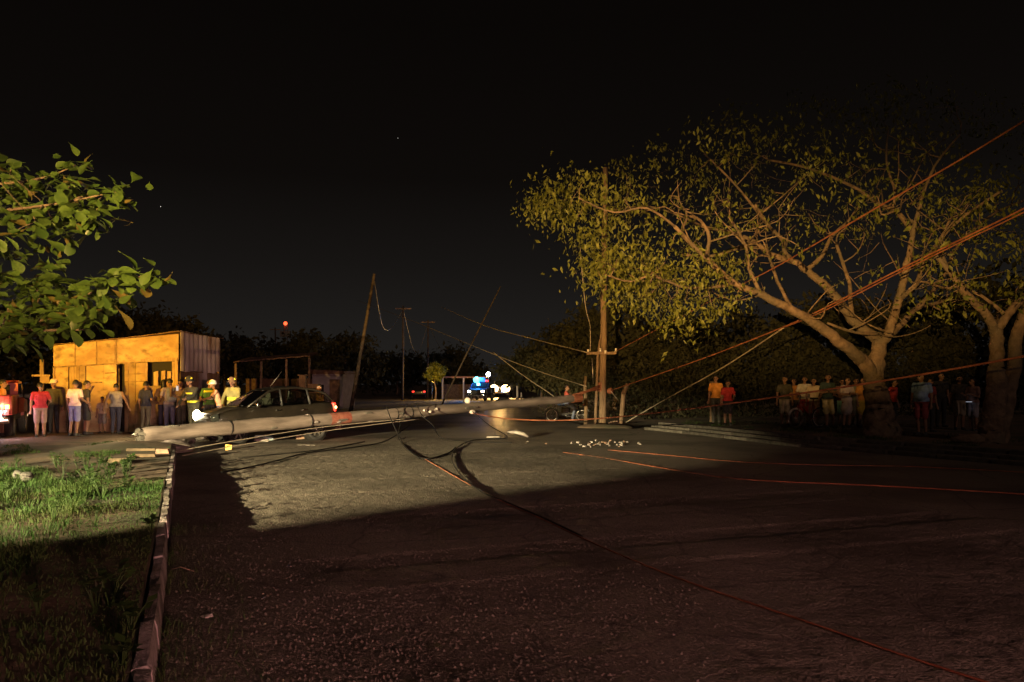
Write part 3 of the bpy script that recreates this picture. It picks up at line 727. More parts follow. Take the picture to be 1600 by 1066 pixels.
wire('sagging_wire', air([(733, 645, 27), (790, 654, 25), (870, 657, 23), (960, 652, 21), (1100, 636, 18), (1350, 600, 14.5), (1600, 557, 12.2), (1900, 500, 10)]), 0.019, 'orange_lit', 'long low orange wire sagging across the people on the right')
wire('overhead_wire', air([(560, 470, 110), (640, 500, 80), (790, 561, 45), (916, 604, 31)]), 0.021, 'steelwire', 'middle pale wire slanting from the pole lashing away to the left')
wire('overhead_wire', air([(770, 550, 42), (815, 585, 38), (862, 617, 33.5), (878, 632, 32.5)]), 0.02, 'steelwire', 'short pale wire slanting down beside the parked motorcycle')
wire('hanging_wire', air([(905, 370, 31), (909, 420, 31), (915, 480, 31), (922, 510, 31), (922, 549, 31)]), 0.013, 'steelwire', 'thin wire hanging out of the tree left of the upright pole')
wire('guy_wire', air([(955, 612, 31), (967, 627, 31.5)]), 0.02, 'steelwire', 'short wire end tied between the pole and the crooked fence post', 3)
wire('ground_wire', [G(660, 715, .03), G(712, 745, .03), G(770, 777, .03), G(840, 808, .03), G(930, 850, .03), G(1020, 888, .03), G(1100, 918, .03), G(1250, 968, .03), G(1400, 1020, .03), G(1550, 1069, .03), G(1800, 1150, .03)], 0.008, 'orange_lit', 'long brown wire lying diagonally across the near road')
wire('ground_wire', [G(880, 707, .025), G(950, 717, .02), G(1020, 729, .03), G(1120, 745, .02), G(1210, 752, .03), G(1350, 758, .02), G(1500, 766, .03), G(1640, 775, .02)], 0.013, 'orange_lit', 'orange wire lying on the dark road on the right, nearer of two')
wire('ground_wire', [G(950, 703, .025), G(1060, 713, .02), G(1160, 722, .03), G(1300, 727, .02), G(1420, 729, .03), G(1600, 738, .02)], 0.010, 'orange_lit', 'thin orange wire lying below the right kerb, farther of two')
wire('low_wire', [P(262, 708, 18.6), P(360, 690, 20.1), P(500, 668, 22.3), P(640, 654, 24.2)], 0.010, 'steelwire', 'thin pale wire from the bricks up to the fallen pole, upper one')
wire('low_wire', [P(285, 712, 18.2), P(390, 693, 20.0), P(520, 672, 22.2), P(655, 655, 24.4)], 0.010, 'steelwire', 'thin pale wire from the kerb up to the fallen pole, lower one')
wire('black_cable', [G(345, 738, .04), G(385, 731, .04), G(425, 722, .05), G(480, 708, .05), G(560, 698, .06), G(605, 688, .10), P(640, 664, 24.5)], 0.016, 'cable', 'thick black cable lying across the lit road from the gutter to the fallen pole', cat='cable')
wire('black_cable', [G(372, 716, .03), G(430, 710, .04), G(500, 703, .04), G(570, 690, .04)], 0.014, 'cable', 'thin black cable on the lit road behind the thick one', cat='cable')
wire('black_cable', [P(738, 643, 26.2), P(765, 665, 25.2), G(792, 684, .05), G(740, 688, .05), G(714, 700, .05), G(706, 718, .05), G(722, 745, .05), G(752, 768, .05), G(790, 784, .04), G(850, 810, .04), G(910, 838, .04)], 0.014, 'cable', 'black cable looped on the road below the white insulator', cat='cable')
wire('black_cable', [P(604, 636, 23.8), P(613, 660, 23.6), G(628, 690, .05), G(640, 705, .04), G(665, 717, .04), G(700, 708, .04), G(712, 699, .05)], 0.016, 'cable', 'black cable hanging in a bundle over the fallen pole, left one', cat='cable')
wire('black_cable', [P(636, 632, 24.2), P(628, 655, 23.9), G(622, 682, .06), G(634, 700, .04), G(655, 716, .04)], 0.014, 'cable', 'black cable hanging in a bundle over the fallen pole, middle one', cat='cable')
wire('black_cable', [P(650, 630, 24.6), P(660, 650, 24.3), P(676, 664, 24.0), G(690, 684, .05), G(730, 690, .05), G(800, 692, .05)], 0.014, 'cable', 'black cable hanging in a bundle over the fallen pole, right one', cat='cable')

# fence posts behind the pole
def post(px, y0, y1, d, r, label, lean=0.0):
    b = P(px, y1, d); b.z = 0.0; h = P(px, y0, d).z
    mb = MB(); mb.tube([(0, 0, -0.1), (lean * .3 + 0.02, 0, h * .45), (lean * .6 - 0.03, 0, h * .8), (lean, 0, h)], [r * 1.1, r, r * .95, r * .8], 8, jit=0.06)
    return tag(mb.build('fence_post', M['wood_pole'], None, b), label, 'fence post', 'old wooden fence posts behind the pole')
post(915, 588, 650, 33.5, 0.075, 'thin upright fence post left of the upright pole')
post(968, 600, 655, 32.8, 0.10, 'thick crooked fence post right of the upright pole', 0.32)
post(1112, 596, 660, 30.5, 0.09, 'fence post standing behind the orange shirt person on the right')
# ------------------------------------------------------------------ trees
def leaf_mesh(name, centers, n_per, spread, size, m, parent=None, droop=0.7, seed=1, label=None, aspect=0.42, flat=0.7, kind=None):
    """many leaf faces (two-quad folded leaves) around the given centres"""
    g = np.random.default_rng(seed); C = np.asarray(centers, float); c = len(C) * n_per
    base = np.repeat(C, n_per, 0)
    cs = np.repeat(0.55 + 0.9 * g.random(len(C)), n_per)[:, None]; off = g.normal(size=(c, 3)) * spread * cs; off[:, 2] *= flat
    p = base + off
    d = g.normal(size=(c, 3)); d[:, 2] -= droop * 1.6; d /= np.linalg.norm(d, axis=1)[:, None]
    sd = np.cross(d, g.normal(size=(c, 3))); sd /= np.linalg.norm(sd, axis=1)[:, None]
    nm = np.cross(d, sd)
    L = size * (0.45 + 1.0 * g.random(c) ** 1.3)[:, None] * (0.6 + 0.4 * cs); W = L * aspect
    v = np.zeros((c, 6, 3))
    v[:, 0] = p; v[:, 1] = p + d * L * .45 + sd * W * .5 + nm * L * .06; v[:, 2] = p + d * L * .5 - nm * L * .03
    v[:, 3] = p + d * L * .45 - sd * W * .5 + nm * L * .06; v[:, 4] = p + d * L; v[:, 5] = v[:, 4]
    v = v[:, :5]
    f = np.array([[0, 1, 4, 2], [0, 2, 4, 3]])[None] + 5 * np.arange(c)[:, None, None]
    o = np_mesh(name, v.reshape(-1, 3), f.reshape(-1, 4), m, parent, False)
    if kind: o['kind'] = kind
    return o

class Tree:
    def __init__(s): s.nodes = []
    def limb(s, mb, pts, r0, r1, seg=9, n=4, jit=0.05):
        pp = smooth_path([Vector(p) for p in pts], n); N_ = len(pp)
        rad = [r0 + (r1 - r0) * (i / (N_ - 1)) ** 0.8 for i in range(N_)]
        pp = [p + Vector([random.uniform(-1, 1) * rad[i] * 0.18 for _ in range(3)]) if 0 < i < N_ - 1 else p for i, p in enumerate(pp)]
        mb.tube(pp, rad, seg, jit=jit); s.nodes += [(p, r) for p, r in zip(pp, rad)]
    def twigs(s, mb, centers, r=0.012, side=0.35, maxr=0.05):
        """grow a twig from the nearest branch to each cluster; later twigs may start on earlier ones"""
        C = sorted(centers, key=lambda c: min((c - n[0]).length for n in s.nodes[::3]))
        NP = [n[0] for n in s.nodes]; NR = [n[1] for n in s.nodes]
        arr = np.array([tuple(p) for p in NP])
        extra = []
        for c in C:
            dd = np.linalg.norm(arr - np.array(tuple(c)), axis=1); i = int(dd.argmin())
            a = NP[i]; L = dd[i]
            if L < 0.15: continue
            r0 = min(NR[i] * 0.75, r * (1 + L * 0.9), maxr)
            mid = a.lerp(c, 0.5) + Vector((random.uniform(-1, 1), random.uniform(-1, 1), random.uniform(-0.2, 1.0))) * L * 0.16
            q1 = a.lerp(mid, 0.55) + Vector([random.uniform(-1, 1) for _ in range(3)]) * L * 0.05
            path = [a, q1, mid, mid.lerp(c, 0.55) + Vector([random.uniform(-1, 1) for _ in range(3)]) * L * 0.06, c]
            mb.tube(path, [r0, r0 * .85, r0 * .7, r0 * .55, r0 * .35], 5)
            for p, k in ((q1, .85), (mid, .7), (path[3], .55), (c, .4)): NP.append(p); NR.append(r0 * k)
            arr = np.vstack([arr, np.array([tuple(p) for p in (q1, mid, path[3], c)])])
            # a few bare side twigs
            for _ in range(2):
                if random.random() < side:
                    p = random.choice(path[1:4]); e = p + Vector((random.gauss(0, 1), random.gauss(0, 1), random.gauss(0, .6))).normalized() * random.uniform(.3, .9)
                    mb.tube([p, p.lerp(e, .5) + Vector([random.uniform(-.06, .06) for _ in range(3)]), e], [r0 * .5, r0 * .4, r0 * .2], 4)

def interp(tab, x):
    for (a, b) in zip(tab[:-1], tab[1:]):
        if a[0] <= x <= b[0]: return a[1] + (b[1] - a[1]) * (x - a[0]) / (b[0] - a[0])
    return tab[0][1] if x < tab[0][0] else tab[-1][1]

# ---- the big spreading tree on the right
D0 = 22.7
tr = empty('spreading_tree', Vector((P(1376, 688, D0).x, D0, VR)), 0,
           'big spreading tree with forked trunk behind the people on the right', 'tree')
org = Vector(tr.location)
def T(px, py, dd=0.0): return P(px, py, D0 + dd) - org
random.seed(11)
mt = Tree(); mb = MB()
mt.limb(mb, [Vector((0, 0, -0.2)), T(1377, 668), T(1374, 645), T(1370, 618), T(1365, 592)], 0.56, 0.25, 14, 5, 0.10)
limbs = [
 ([(1365, 592, 0), (1348, 566, -.1), (1337, 554, -.3), (1307, 530, -.8), (1273, 505, -1.2), (1239, 486, -1.6), (1190, 461, -2.0), (1147, 442, -2.4), (1103, 403, -2.8), (1054, 354, -3.4)], .22, .045),
 ([(1365, 592, 0), (1371, 559, .1), (1376, 535, .2)], .24, .20),
 ([(1376, 535, .2), (1356, 520, .6), (1332, 500, 1.0), (1307, 466, 1.5), (1278, 437, 2.0), (1259, 422, 2.2), (1239, 408, 2.5), (1200, 396, 2.9), (1181, 379, 3.0), (1142, 364, 3.3), (1098, 354, 3.8), (1069, 340, 4.0)], .17, .04),
 ([(1332, 500, 1.0), (1329, 470, .7), (1327, 442, .3), (1307, 383, -.3)], .085, .04),
 ([(1376, 535, .2), (1388, 520, 0), (1405, 466, -.4), (1417, 413, -.8), (1427, 364, -1.2), (1439, 315, -1.6)], .16, .05),
 ([(1380, 532, .3), (1410, 505, .9), (1434, 481, 1.4), (1475, 470, 2.0), (1520, 440, 2.6)], .12, .03),
 ([(1405, 466, -.4), (1430, 447, -1.0), (1449, 403, -1.7), (1493, 349, -2.5), (1566, 298, -3.4)], .09, .03),
 ([(1293, 505, -1.0), (1337, 520, -.5), (1378, 522, .1)], .03, .05),
 ([(1181, 379, 3.0), (1150, 388, 3.0), (1112, 400, 3.0), (1064, 398, 3.2)], .075, .04),
 ([(1259, 422, 2.2), (1284, 400, 1.8), (1300, 369, 1.5), (1322, 349, 1.2), (1342, 322, 1.0)], .08, .03),
 ([(1239, 408, 2.5), (1227, 395, 2.2), (1222, 375, 2.0), (1200, 352, 1.6), (1180, 320, 1.2)], .09, .035),
 ([(1427, 364, -1.2), (1400, 330, -.6), (1371, 318, 0), (1332, 291, .8), (1259, 262, 2.0), (1200, 250, 2.8)], .075, .03),
 ([(1395, 326, -.6), (1398, 300, -.4), (1385, 252, 0), (1388, 200, .6)], .05, .02),
 ([(1147, 442, -2.4), (1130, 447, -2.9), (1075, 450, -3.4), (1020, 432, -4.0), (985, 440, -4.3), (947, 430, -4.6)], .05, .014),
 ([(1103, 403, -2.8), (1108, 370, -2.6), (1095, 345, -2.4), (1078, 338, -2.2)], .06, .03),
 ([(1190, 461, -2.0), (1170, 420, -2.2), (1165, 385, -2.6), (1140, 340, -3.2)], .06, .03),
 ([(1239, 486, -1.6), (1215, 440, -1.0), (1205, 410, -.6), (1195, 380, 0)], .055, .03),
 ([(1069, 340, 4.0), (1010, 322, 4.2), (950, 328, 4.0), (890, 312, 4.3), (836, 322, 4.4)], .03, .01),
 ([(1054, 354, -3.4), (1010, 325, -3.8), (960, 332, -4.2), (905, 310, -4.5)], .035, .012),
 ([(1434, 481, 1.4), (1470, 440, 2.4), (1500, 380, 3.4), (1560, 330, 4.4), (1640, 300, 5)], .08, .03),
 ([(1439, 315, -1.6), (1460, 260, -1.8), (1500, 210, -2.2)], .05, .02),
 ([(1200, 352, 1.6), (1150, 290, 1.2), (1100, 240, .8)], .05, .02),
]
for pl, r0, r1 in limbs: mt.limb(mb, [T(*p) for p in pl], r0, r1, 9 if r0 > .07 else 7)
top_t = [(826, 296), (870, 282), (920, 262), (1000, 245), (1060, 196), (1130, 168), (1200, 150), (1300, 150), (1400, 132), (1500, 150), (1700, 150)]
bot_t = [(826, 330), (860, 348), (900, 388), (940, 445), (1000, 480), (1050, 512), (1100, 508), (1140, 478), (1180, 440), (1240, 440), (1330, 470), (1420, 440), (1500, 445), (1700, 440)]
cl = []; tries = 0
while len(cl) < 330 and tries < 30000:
    tries += 1
    px = random.uniform(828, 1680); t0, b0 = interp(top_t, px), interp(bot_t, px)
    u = random.random(); py = t0 + (b0 - t0) * u
    dens = 1.0
    if px > 1130 and py > 370: dens = 0.10            # open limb space under the canopy
    if px < 1130 and py > 395: dens = 1.0
    if px > 1440: dens *= 0.75
    if random.random() > dens: continue
    # canopy is a dome: depth spread is widest at mid height, thin at the rims
    rx = abs(px - 1290) / 470; spread = 5.2 * math.sqrt(max(0.06, 1 - min(rx, 1) ** 2))
    dd = random.uniform(-1, 1) * spread
    if px < 1130 and py > 395: dd = random.uniform(-4.8, -1.0)
    cl.append(T(px, py, dd))
for i in range(95):            # extra drooping clusters on the lit left side
    px = random.uniform(930, 1150); b0 = interp(bot_t, px); py = random.uniform(max(395, b0 - 95), b0 + 6); cl.append(T(px, py, random.uniform(-4.6, -1.2)))
for i in range(34): cl.append(T(random.uniform(900, 990), random.uniform(275, 440), random.uniform(-4.6, -1.5)))
mt.twigs(mb, cl, 0.011, 0.55)
# bare inner branches
for i in range(48):
    p, r = random.choice([n for n in mt.nodes if n[1] > .035 and n[0].z > 2.6]); a = random.uniform(0, 6.28); L = random.uniform(.8, 2.4)
    dv = Vector((math.cos(a), math.sin(a) * .8, random.uniform(-.1, 1.1))).normalized(); q1 = p + dv * L * .4 + Vector([random.uniform(-.12, .12) for _ in range(3)]); q2 = p + dv * L * .75 + Vector((random.uniform(-.2, .2), random.uniform(-.2, .2), random.uniform(0, .3))); q3 = p + dv * L + Vector((random.uniform(-.3, .3), random.uniform(-.3, .3), .25))
    r0 = min(r * .6, .026); mb.tube(smooth_path([p, q1 + Vector((0, 0, -.08)), q2 + Vector([random.uniform(-.16, .16) for _ in range(3)]), q3], 3), [r0 * (1 - .085 * w_) for w_ in range(10)], 5)
    for q in (q1, q2):
        e = q + Vector((random.gauss(0, 1), random.gauss(0, 1), random.gauss(.3, .6))).normalized() * random.uniform(.3, .9); mb.tube([q, q.lerp(e, .5) + Vector([random.uniform(-.06, .06) for _ in range(3)]), e], [r0 * .5, r0 * .4, r0 * .15], 4)
mb.build('trunk', M['bark'], tr)
ca = np.array([tuple(c) for c in cl])
leaf_mesh('crown', ca, 26, 0.27, 0.130, M['leaf'], tr, 1.0, 4, kind='stuff')

# ---- second tree at the right edge
D1 = 19.6
tr2 = empty('leaning_tree', Vector((P(1548, 700, D1).x, D1, VR)), 0, 'thick twin-stemmed tree at the right edge of the picture', 'tree')
org = Vector(tr2.location); D0s = D0; D0 = D1
mt2 = Tree(); mb = MB()
mt2.limb(mb, [Vector((0, 0, -0.15)), T(1548, 680), T(1552, 650), T(1556, 610), T(1558, 575)], 0.33, 0.20, 12, 4, .10)
mt2.limb(mb, [Vector((0.12, 0.1, -0.15)), T(1562, 670, .2), T(1572, 630, .3), T(1582, 590, .4), T(1590, 520, .5), T(1612, 470, .6), T(1650, 420, .8)], 0.28, 0.09, 10, 4, .08)
for pl, r0, r1 in [
 ([(1558, 575, 0), (1556, 530, 0), (1555, 518, 0)], .17, .15),
 ([(1555, 518, 0), (1540, 490, -.2), (1515, 466, -.4), (1500, 448, -.5), (1480, 420, -.6), (1462, 400, -.6)], .12, .05),
 ([(1555, 518, 0), (1580, 485, .1), (1605, 460, .2), (1650, 400, .5), (1700, 340, .8)], .12, .05),
 ([(1568, 490, 0), (1545, 470, .4), (1520, 455, .7), (1500, 440, 1.0)], .05, .025),
 ([(1480, 420, -.6), (1470, 380, 0), (1490, 330, .4)], .05, .02),
 ([(1500, 448, -.5), (1475, 450, -.8), (1440, 440, -1.2), (1420, 452, -1.4)], .035, .015)]:
    mt2.limb(mb, [T(*p) for p in pl], r0, r1, 9)
cl = []
for i in range(130):
    px = random.uniform(1440, 1760); py = random.uniform(250, 480) if px > 1500 else random.uniform(380, 500)
    cl.append(T(px, py, random.uniform(-2.5, 2.5)))
mt2.twigs(mb, cl, 0.011, 0.4)
mb.build('trunk', M['bark'], tr2)
leaf_mesh('crown', np.array([tuple(c) for c in cl]), 16, 0.28, 0.15, M['leaf'], tr2, 0.8, 5, kind='stuff')
D0 = D0s

# ---- broad-leaved tree at the left edge: large leaves, each a piece of its own
tb = Vector((-14.6, 9.2, 0.1)); tl = empty('broad_leaved_tree', tb, 0, 'near tree with large round green leaves at the left edge', 'tree')
def TL(px, py, d): return P(px, py, d) - tb
random.seed(5)
mb = MB(); lt = Tree()
lt.limb(mb, [Vector((0, 0, -0.1)), Vector((0.1, 0, 1.4)), Vector((0.25, 0.1, 2.6)), Vector((0.2, 0, 3.6))], 0.22, 0.12, 12)
lt.limb(mb, [Vector((0.25, .1, 2.3)), Vector((4.5, -.1, 2.5)), TL(-120, 470, 8.0), TL(0, 490, 8.0), TL(110, 468, 7.9), TL(190, 442, 7.8), TL(232, 428, 7.7)], 0.04, 0.006, 8)
lt.limb(mb, [Vector((0.25, .1, 2.7)), Vector((4.5, .2, 3.2)), TL(-120, 350, 8.3), TL(0, 330, 8.3), TL(90, 318, 8.2), TL(180, 300, 8.1)], 0.035, 0.006, 8)
lt.limb(mb, [Vector((0.25, .1, 3.0)), TL(-200, 300, 8.8), TL(-40, 290, 8.8), TL(60, 280, 8.7), TL(118, 258, 8.6)], 0.035, 0.006, 8)
lt.limb(mb, [TL(-120, 470, 8.0), TL(-40, 500, 7.7), TL(50, 515, 7.5), TL(130, 515, 7.3)], 0.03, 0.008, 8)
ends = [(18, 262, 8.7), (45, 300, 8.5), (60, 285, 8.8), (118, 258, 8.6), (110, 290, 8.4), (140, 300, 8.3), (165, 295, 8.1), (188, 300, 8.1), (190, 325, 8.2), (150, 330, 8.0), (118, 325, 8.0), (80, 325, 8.3), (40, 335, 8.4),
        (10, 330, 8.2), (15, 365, 8.0), (55, 350, 8.0), (95, 355, 8.4), (140, 355, 8.4), (20, 400, 8.2), (5, 430, 7.8), (30, 440, 8.0), (8, 290, 8.4),
        (60, 455, 7.9), (100, 455, 8.0), (140, 440, 7.9), (165, 450, 7.8), (190, 430, 7.7), (215, 425, 7.7), (232, 430, 7.7), (185, 460, 7.9), (130, 470, 7.8),
        (15, 475, 7.6), (45, 490, 7.5), (80, 490, 7.6), (110, 485, 7.4), (140, 488, 7.3), (10, 515, 7.4), (45, 512, 7.4), (80, 506, 7.3), (115, 500, 7.3), (138, 498, 7.3), (15, 530, 7.4),
        (-30, 300, 8.4), (-40, 380, 8.2), (-35, 450, 7.9), (-30, 510, 7.5), (75, 410, 8.6)]
lt.twigs(mb, [TL(*e) for e in ends], 0.007, 0.1, 0.016)
mb.build('trunk', M['bark_dark'], tl)
def big_leaf(kind):
    L, W = 1.0, (0.56, 0.48, 0.64)[kind]; bend = (0.10, 0.26, 0.16)[kind]
    ts = [0, .12, .3, .5, .7, .85, .95, 1.0]; ws = [.04, .16, .42, .78, 1.0, .86, .5, .06]
    mb = MB(); vs = [];
    for t_, w_ in zip(ts, ws):
        zc = -bend * t_ * t_; vs += [(L * t_, -W / 2 * w_, zc + .10 * w_), (L * t_, 0, zc), (L * t_, W / 2 * w_, zc + .10 * w_)]
    ff = []
    for i in range(len(ts) - 1):
        a = 3 * i; ff += [(a, a + 3, a + 4, a + 1), (a + 1, a + 4, a + 5, a + 2)]
    mb.add(vs, ff, 0, True); mb.tube([(-0.16, 0, 0.01), (0, 0, 0)], [0.012, 0.018], 4, 0)
    me = bpy.data.meshes.new('leaf'); me.from_pydata(mb.v, [], mb.f); me.polygons.foreach_set('use_smooth', mb.sm); me.update(); return me
lm = []
for k in range(3):
    for m_ in ('leaf_big', 'leaf_big', 'leaf_old'):
        me = big_leaf(k); me.materials.append(M[m_]); lm.append(me)
nl = 0
for e in ends:
    c = TL(*e); cnt = random.randint(5, 8)
    for i in range(cnt):
        if nl >= 296: break
        me = random.choice(lm if random.random() < 0.10 else lm[0:2] + lm[3:5] + lm[6:8]); o = bpy.data.objects.new('leaf', me); link(o, tl)
        a = 6.283 * i / cnt + random.uniform(-.5, .5); pt = random.uniform(-0.35, 0.75)
        o.location = c + Vector([random.gauss(0, .045) for _ in range(3)])
        o.rotation_euler = Euler((random.uniform(-.7, .7), pt, a)); sc = random.uniform(0.12, 0.235); o.scale = (sc, sc * random.uniform(.8, 1.1), sc)
        nl += 1

mb = MB()
for e in ends + [(random.uniform(-20, 130), random.uniform(280, 380), random.uniform(8.4, 9.2)) for _ in range(16)] + [(random.uniform(-20, 120), random.uniform(435, 495), random.uniform(7.7, 8.8)) for _ in range(18)]:
    c = TL(*e)
    for i in range(8):
        me = random.choice(lm); sc = random.uniform(.09, .21); q = Euler((random.uniform(-.8, .8), random.uniform(-.4, .9), random.uniform(0, 6.28))).to_matrix(); o_ = c + Vector([random.gauss(0, .09) for _ in range(3)])
        mb.add([q @ (v.co * sc) + o_ for v in me.vertices], [list(f.vertices) for f in me.polygons], random.choice((0,) * 11 + (1,)), True)
o = mb.build('crown', [M['leaf_big'], M['leaf_old']], tl); o['kind'] = 'stuff'

# ---- dark trees and thicket behind
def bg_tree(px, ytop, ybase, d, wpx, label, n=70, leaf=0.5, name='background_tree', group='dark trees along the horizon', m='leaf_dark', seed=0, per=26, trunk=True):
    random.seed(1000 + seed); b = P(px, 600, d); b.z = 0
    t = empty(name, b, 0, label, 'tree', group); h = P(px, ytop, d).z; w = wpx / FPX * d / 2; mb = MB(); T_ = Tree()
    T_.limb(mb, [(0, 0, -.1), (0.1, 0, h * .25), (-.1, .1, h * .5), (0, 0, h * .75)], 0.03 * h, 0.012 * h, 7)
    cl = []
    zb = max(0.5, P(px, ybase, d).z)
    for i in range(n):
        a = random.uniform(0, 6.28); f = random.random(); rr_ = w * math.sqrt(random.random()) * (0.55 + 0.6 * math.sin(PI * min(1, f * .8 + .15)))
        cl.append(Vector((math.cos(a) * rr_, math.sin(a) * rr_ * .8, zb + (h - zb) * f ** 0.9 * (1 - 0.25 * (rr_ / max(w, .1)) ** 2))))
    T_.twigs(mb, cl[::3], 0.02, 0.0)
    mb.build('trunk', M['bark'], t)
    leaf_mesh('crown', np.array([tuple(c) for c in cl]), per * 2, w * 0.15, leaf * .62, M[m], t, 0.3, seed, aspect=.5, kind='stuff'); return t
bgs = [(190, 488, 560, 62, 170, 'dark tree whose top shows above the left end of the hut'), (265, 505, 570, 60, 130, 'dark tree rising behind the middle of the hut roof'),
       (350, 528, 590, 75, 120, 'low dark tree just right of the hut roof'), (420, 540, 590, 95, 110, 'low dark tree below the red mast light'),
       (485, 524, 590, 90, 90, 'rounded dark tree right of the red mast light'), (540, 528, 592, 92, 100, 'rounded dark tree beside the thick leaning pole'),
       (620, 556, 600, 120, 120, 'low far dark tree between the two thin upright poles'), (705, 545, 598, 110, 90, 'far dark tree at the foot of the thin leaning pole'),
       (20, 480, 600, 45, 160, 'dark tree at the far left edge behind the truck')]
for i, (px, yt, yb, d, w, l) in enumerate(bgs): bg_tree(px, yt, yb, d, w, l, 80, 0.5 + d / 250, seed=i)
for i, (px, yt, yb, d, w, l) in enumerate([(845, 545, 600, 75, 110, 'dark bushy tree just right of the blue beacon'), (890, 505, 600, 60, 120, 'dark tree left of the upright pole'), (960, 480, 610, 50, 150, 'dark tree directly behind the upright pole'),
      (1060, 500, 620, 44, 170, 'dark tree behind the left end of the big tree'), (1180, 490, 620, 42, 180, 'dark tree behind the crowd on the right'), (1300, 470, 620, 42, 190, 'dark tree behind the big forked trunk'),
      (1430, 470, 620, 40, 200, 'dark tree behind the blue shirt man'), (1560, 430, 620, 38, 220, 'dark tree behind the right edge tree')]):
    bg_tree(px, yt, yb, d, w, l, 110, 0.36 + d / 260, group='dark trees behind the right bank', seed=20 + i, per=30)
# thicket under them
random.seed(3); C = []
for i in range(520):
    px = random.uniform(850, 1720); d = random.uniform(35, 42) if px > 1000 else random.uniform(38, 46); C.append(P(px, random.uniform(560, 655), d))
C = [c for c in C if c.z > 0.1]
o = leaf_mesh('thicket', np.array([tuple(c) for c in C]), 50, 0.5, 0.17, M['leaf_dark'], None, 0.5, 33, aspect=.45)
tag(o, 'dark thicket of shrubs behind the people on the right bank', 'thicket', kind='stuff')
# ------------------------------------------------------------------ vehicles
def glass_mat():
    m = bpy.data.materials.new('window_glass'); m.use_nodes = True; t = m.node_tree; n = t.nodes; n.clear()
    o = n.new('ShaderNodeOutputMaterial'); mx = n.new('ShaderNodeMixShader'); tr = n.new('ShaderNodeBsdfTransparent'); gl = n.new('ShaderNodeBsdfGlossy')
    tr.inputs[0].default_value = (.62, .66, .58, 1); gl.inputs['Roughness'].default_value = 0.03; fr = n.new('ShaderNodeFresnel'); fr.inputs[0].default_value = 1.9
    t.links.new(fr.outputs[0], mx.inputs[0]); t.links.new(tr.outputs[0], mx.inputs[1]); t.links.new(gl.outputs[0], mx.inputs[2]); t.links.new(mx.outputs[0], o.inputs[0]); return m
M['window'] = glass_mat()

def make_wheel(parent, x, y, r, w, side, spokes=6, name='wheel'):
    W = empty(name, (x, y, r)); W.parent = parent; W.empty_display_size = .1
    hw = w / 2
    MB().lathe([(r * .64, -hw * .9), (r * .9, -hw), (r, -hw * .7), (r, hw * .7), (r * .9, hw), (r * .64, hw * .9), (r * .62, 0), (r * .64, -hw * .9)], axis='Y', seg=28).build('tyre', M['rubber'], W)
    mb = MB(); yo = side * hw * .72
    mb.lathe([(r * .64, -hw * .85), (r * .60, -hw * .5), (r * .60, hw * .5), (r * .64, hw * .85)], axis='Y', seg=28)
    for k in range(spokes):
        a = 2 * PI * k / spokes; c, s = math.cos(a), math.sin(a)
        mb.box((c * r * .34, yo, s * r * .34), (r * .56, 0.025, r * .12), Euler((0, -a, 0)).to_matrix())
    mb.lathe([(0.001, yo + side * .02), (r * .14, yo + side * .02), (r * .16, yo - side * .02)], axis='Y', seg=14)
    mb.build('rim', M['rim'], W)
    MB().lathe([(0.001, -yo * .2), (r * .6, -yo * .2)], axis='Y', seg=20).build('brake_disc', M['dark'], W)
    return W

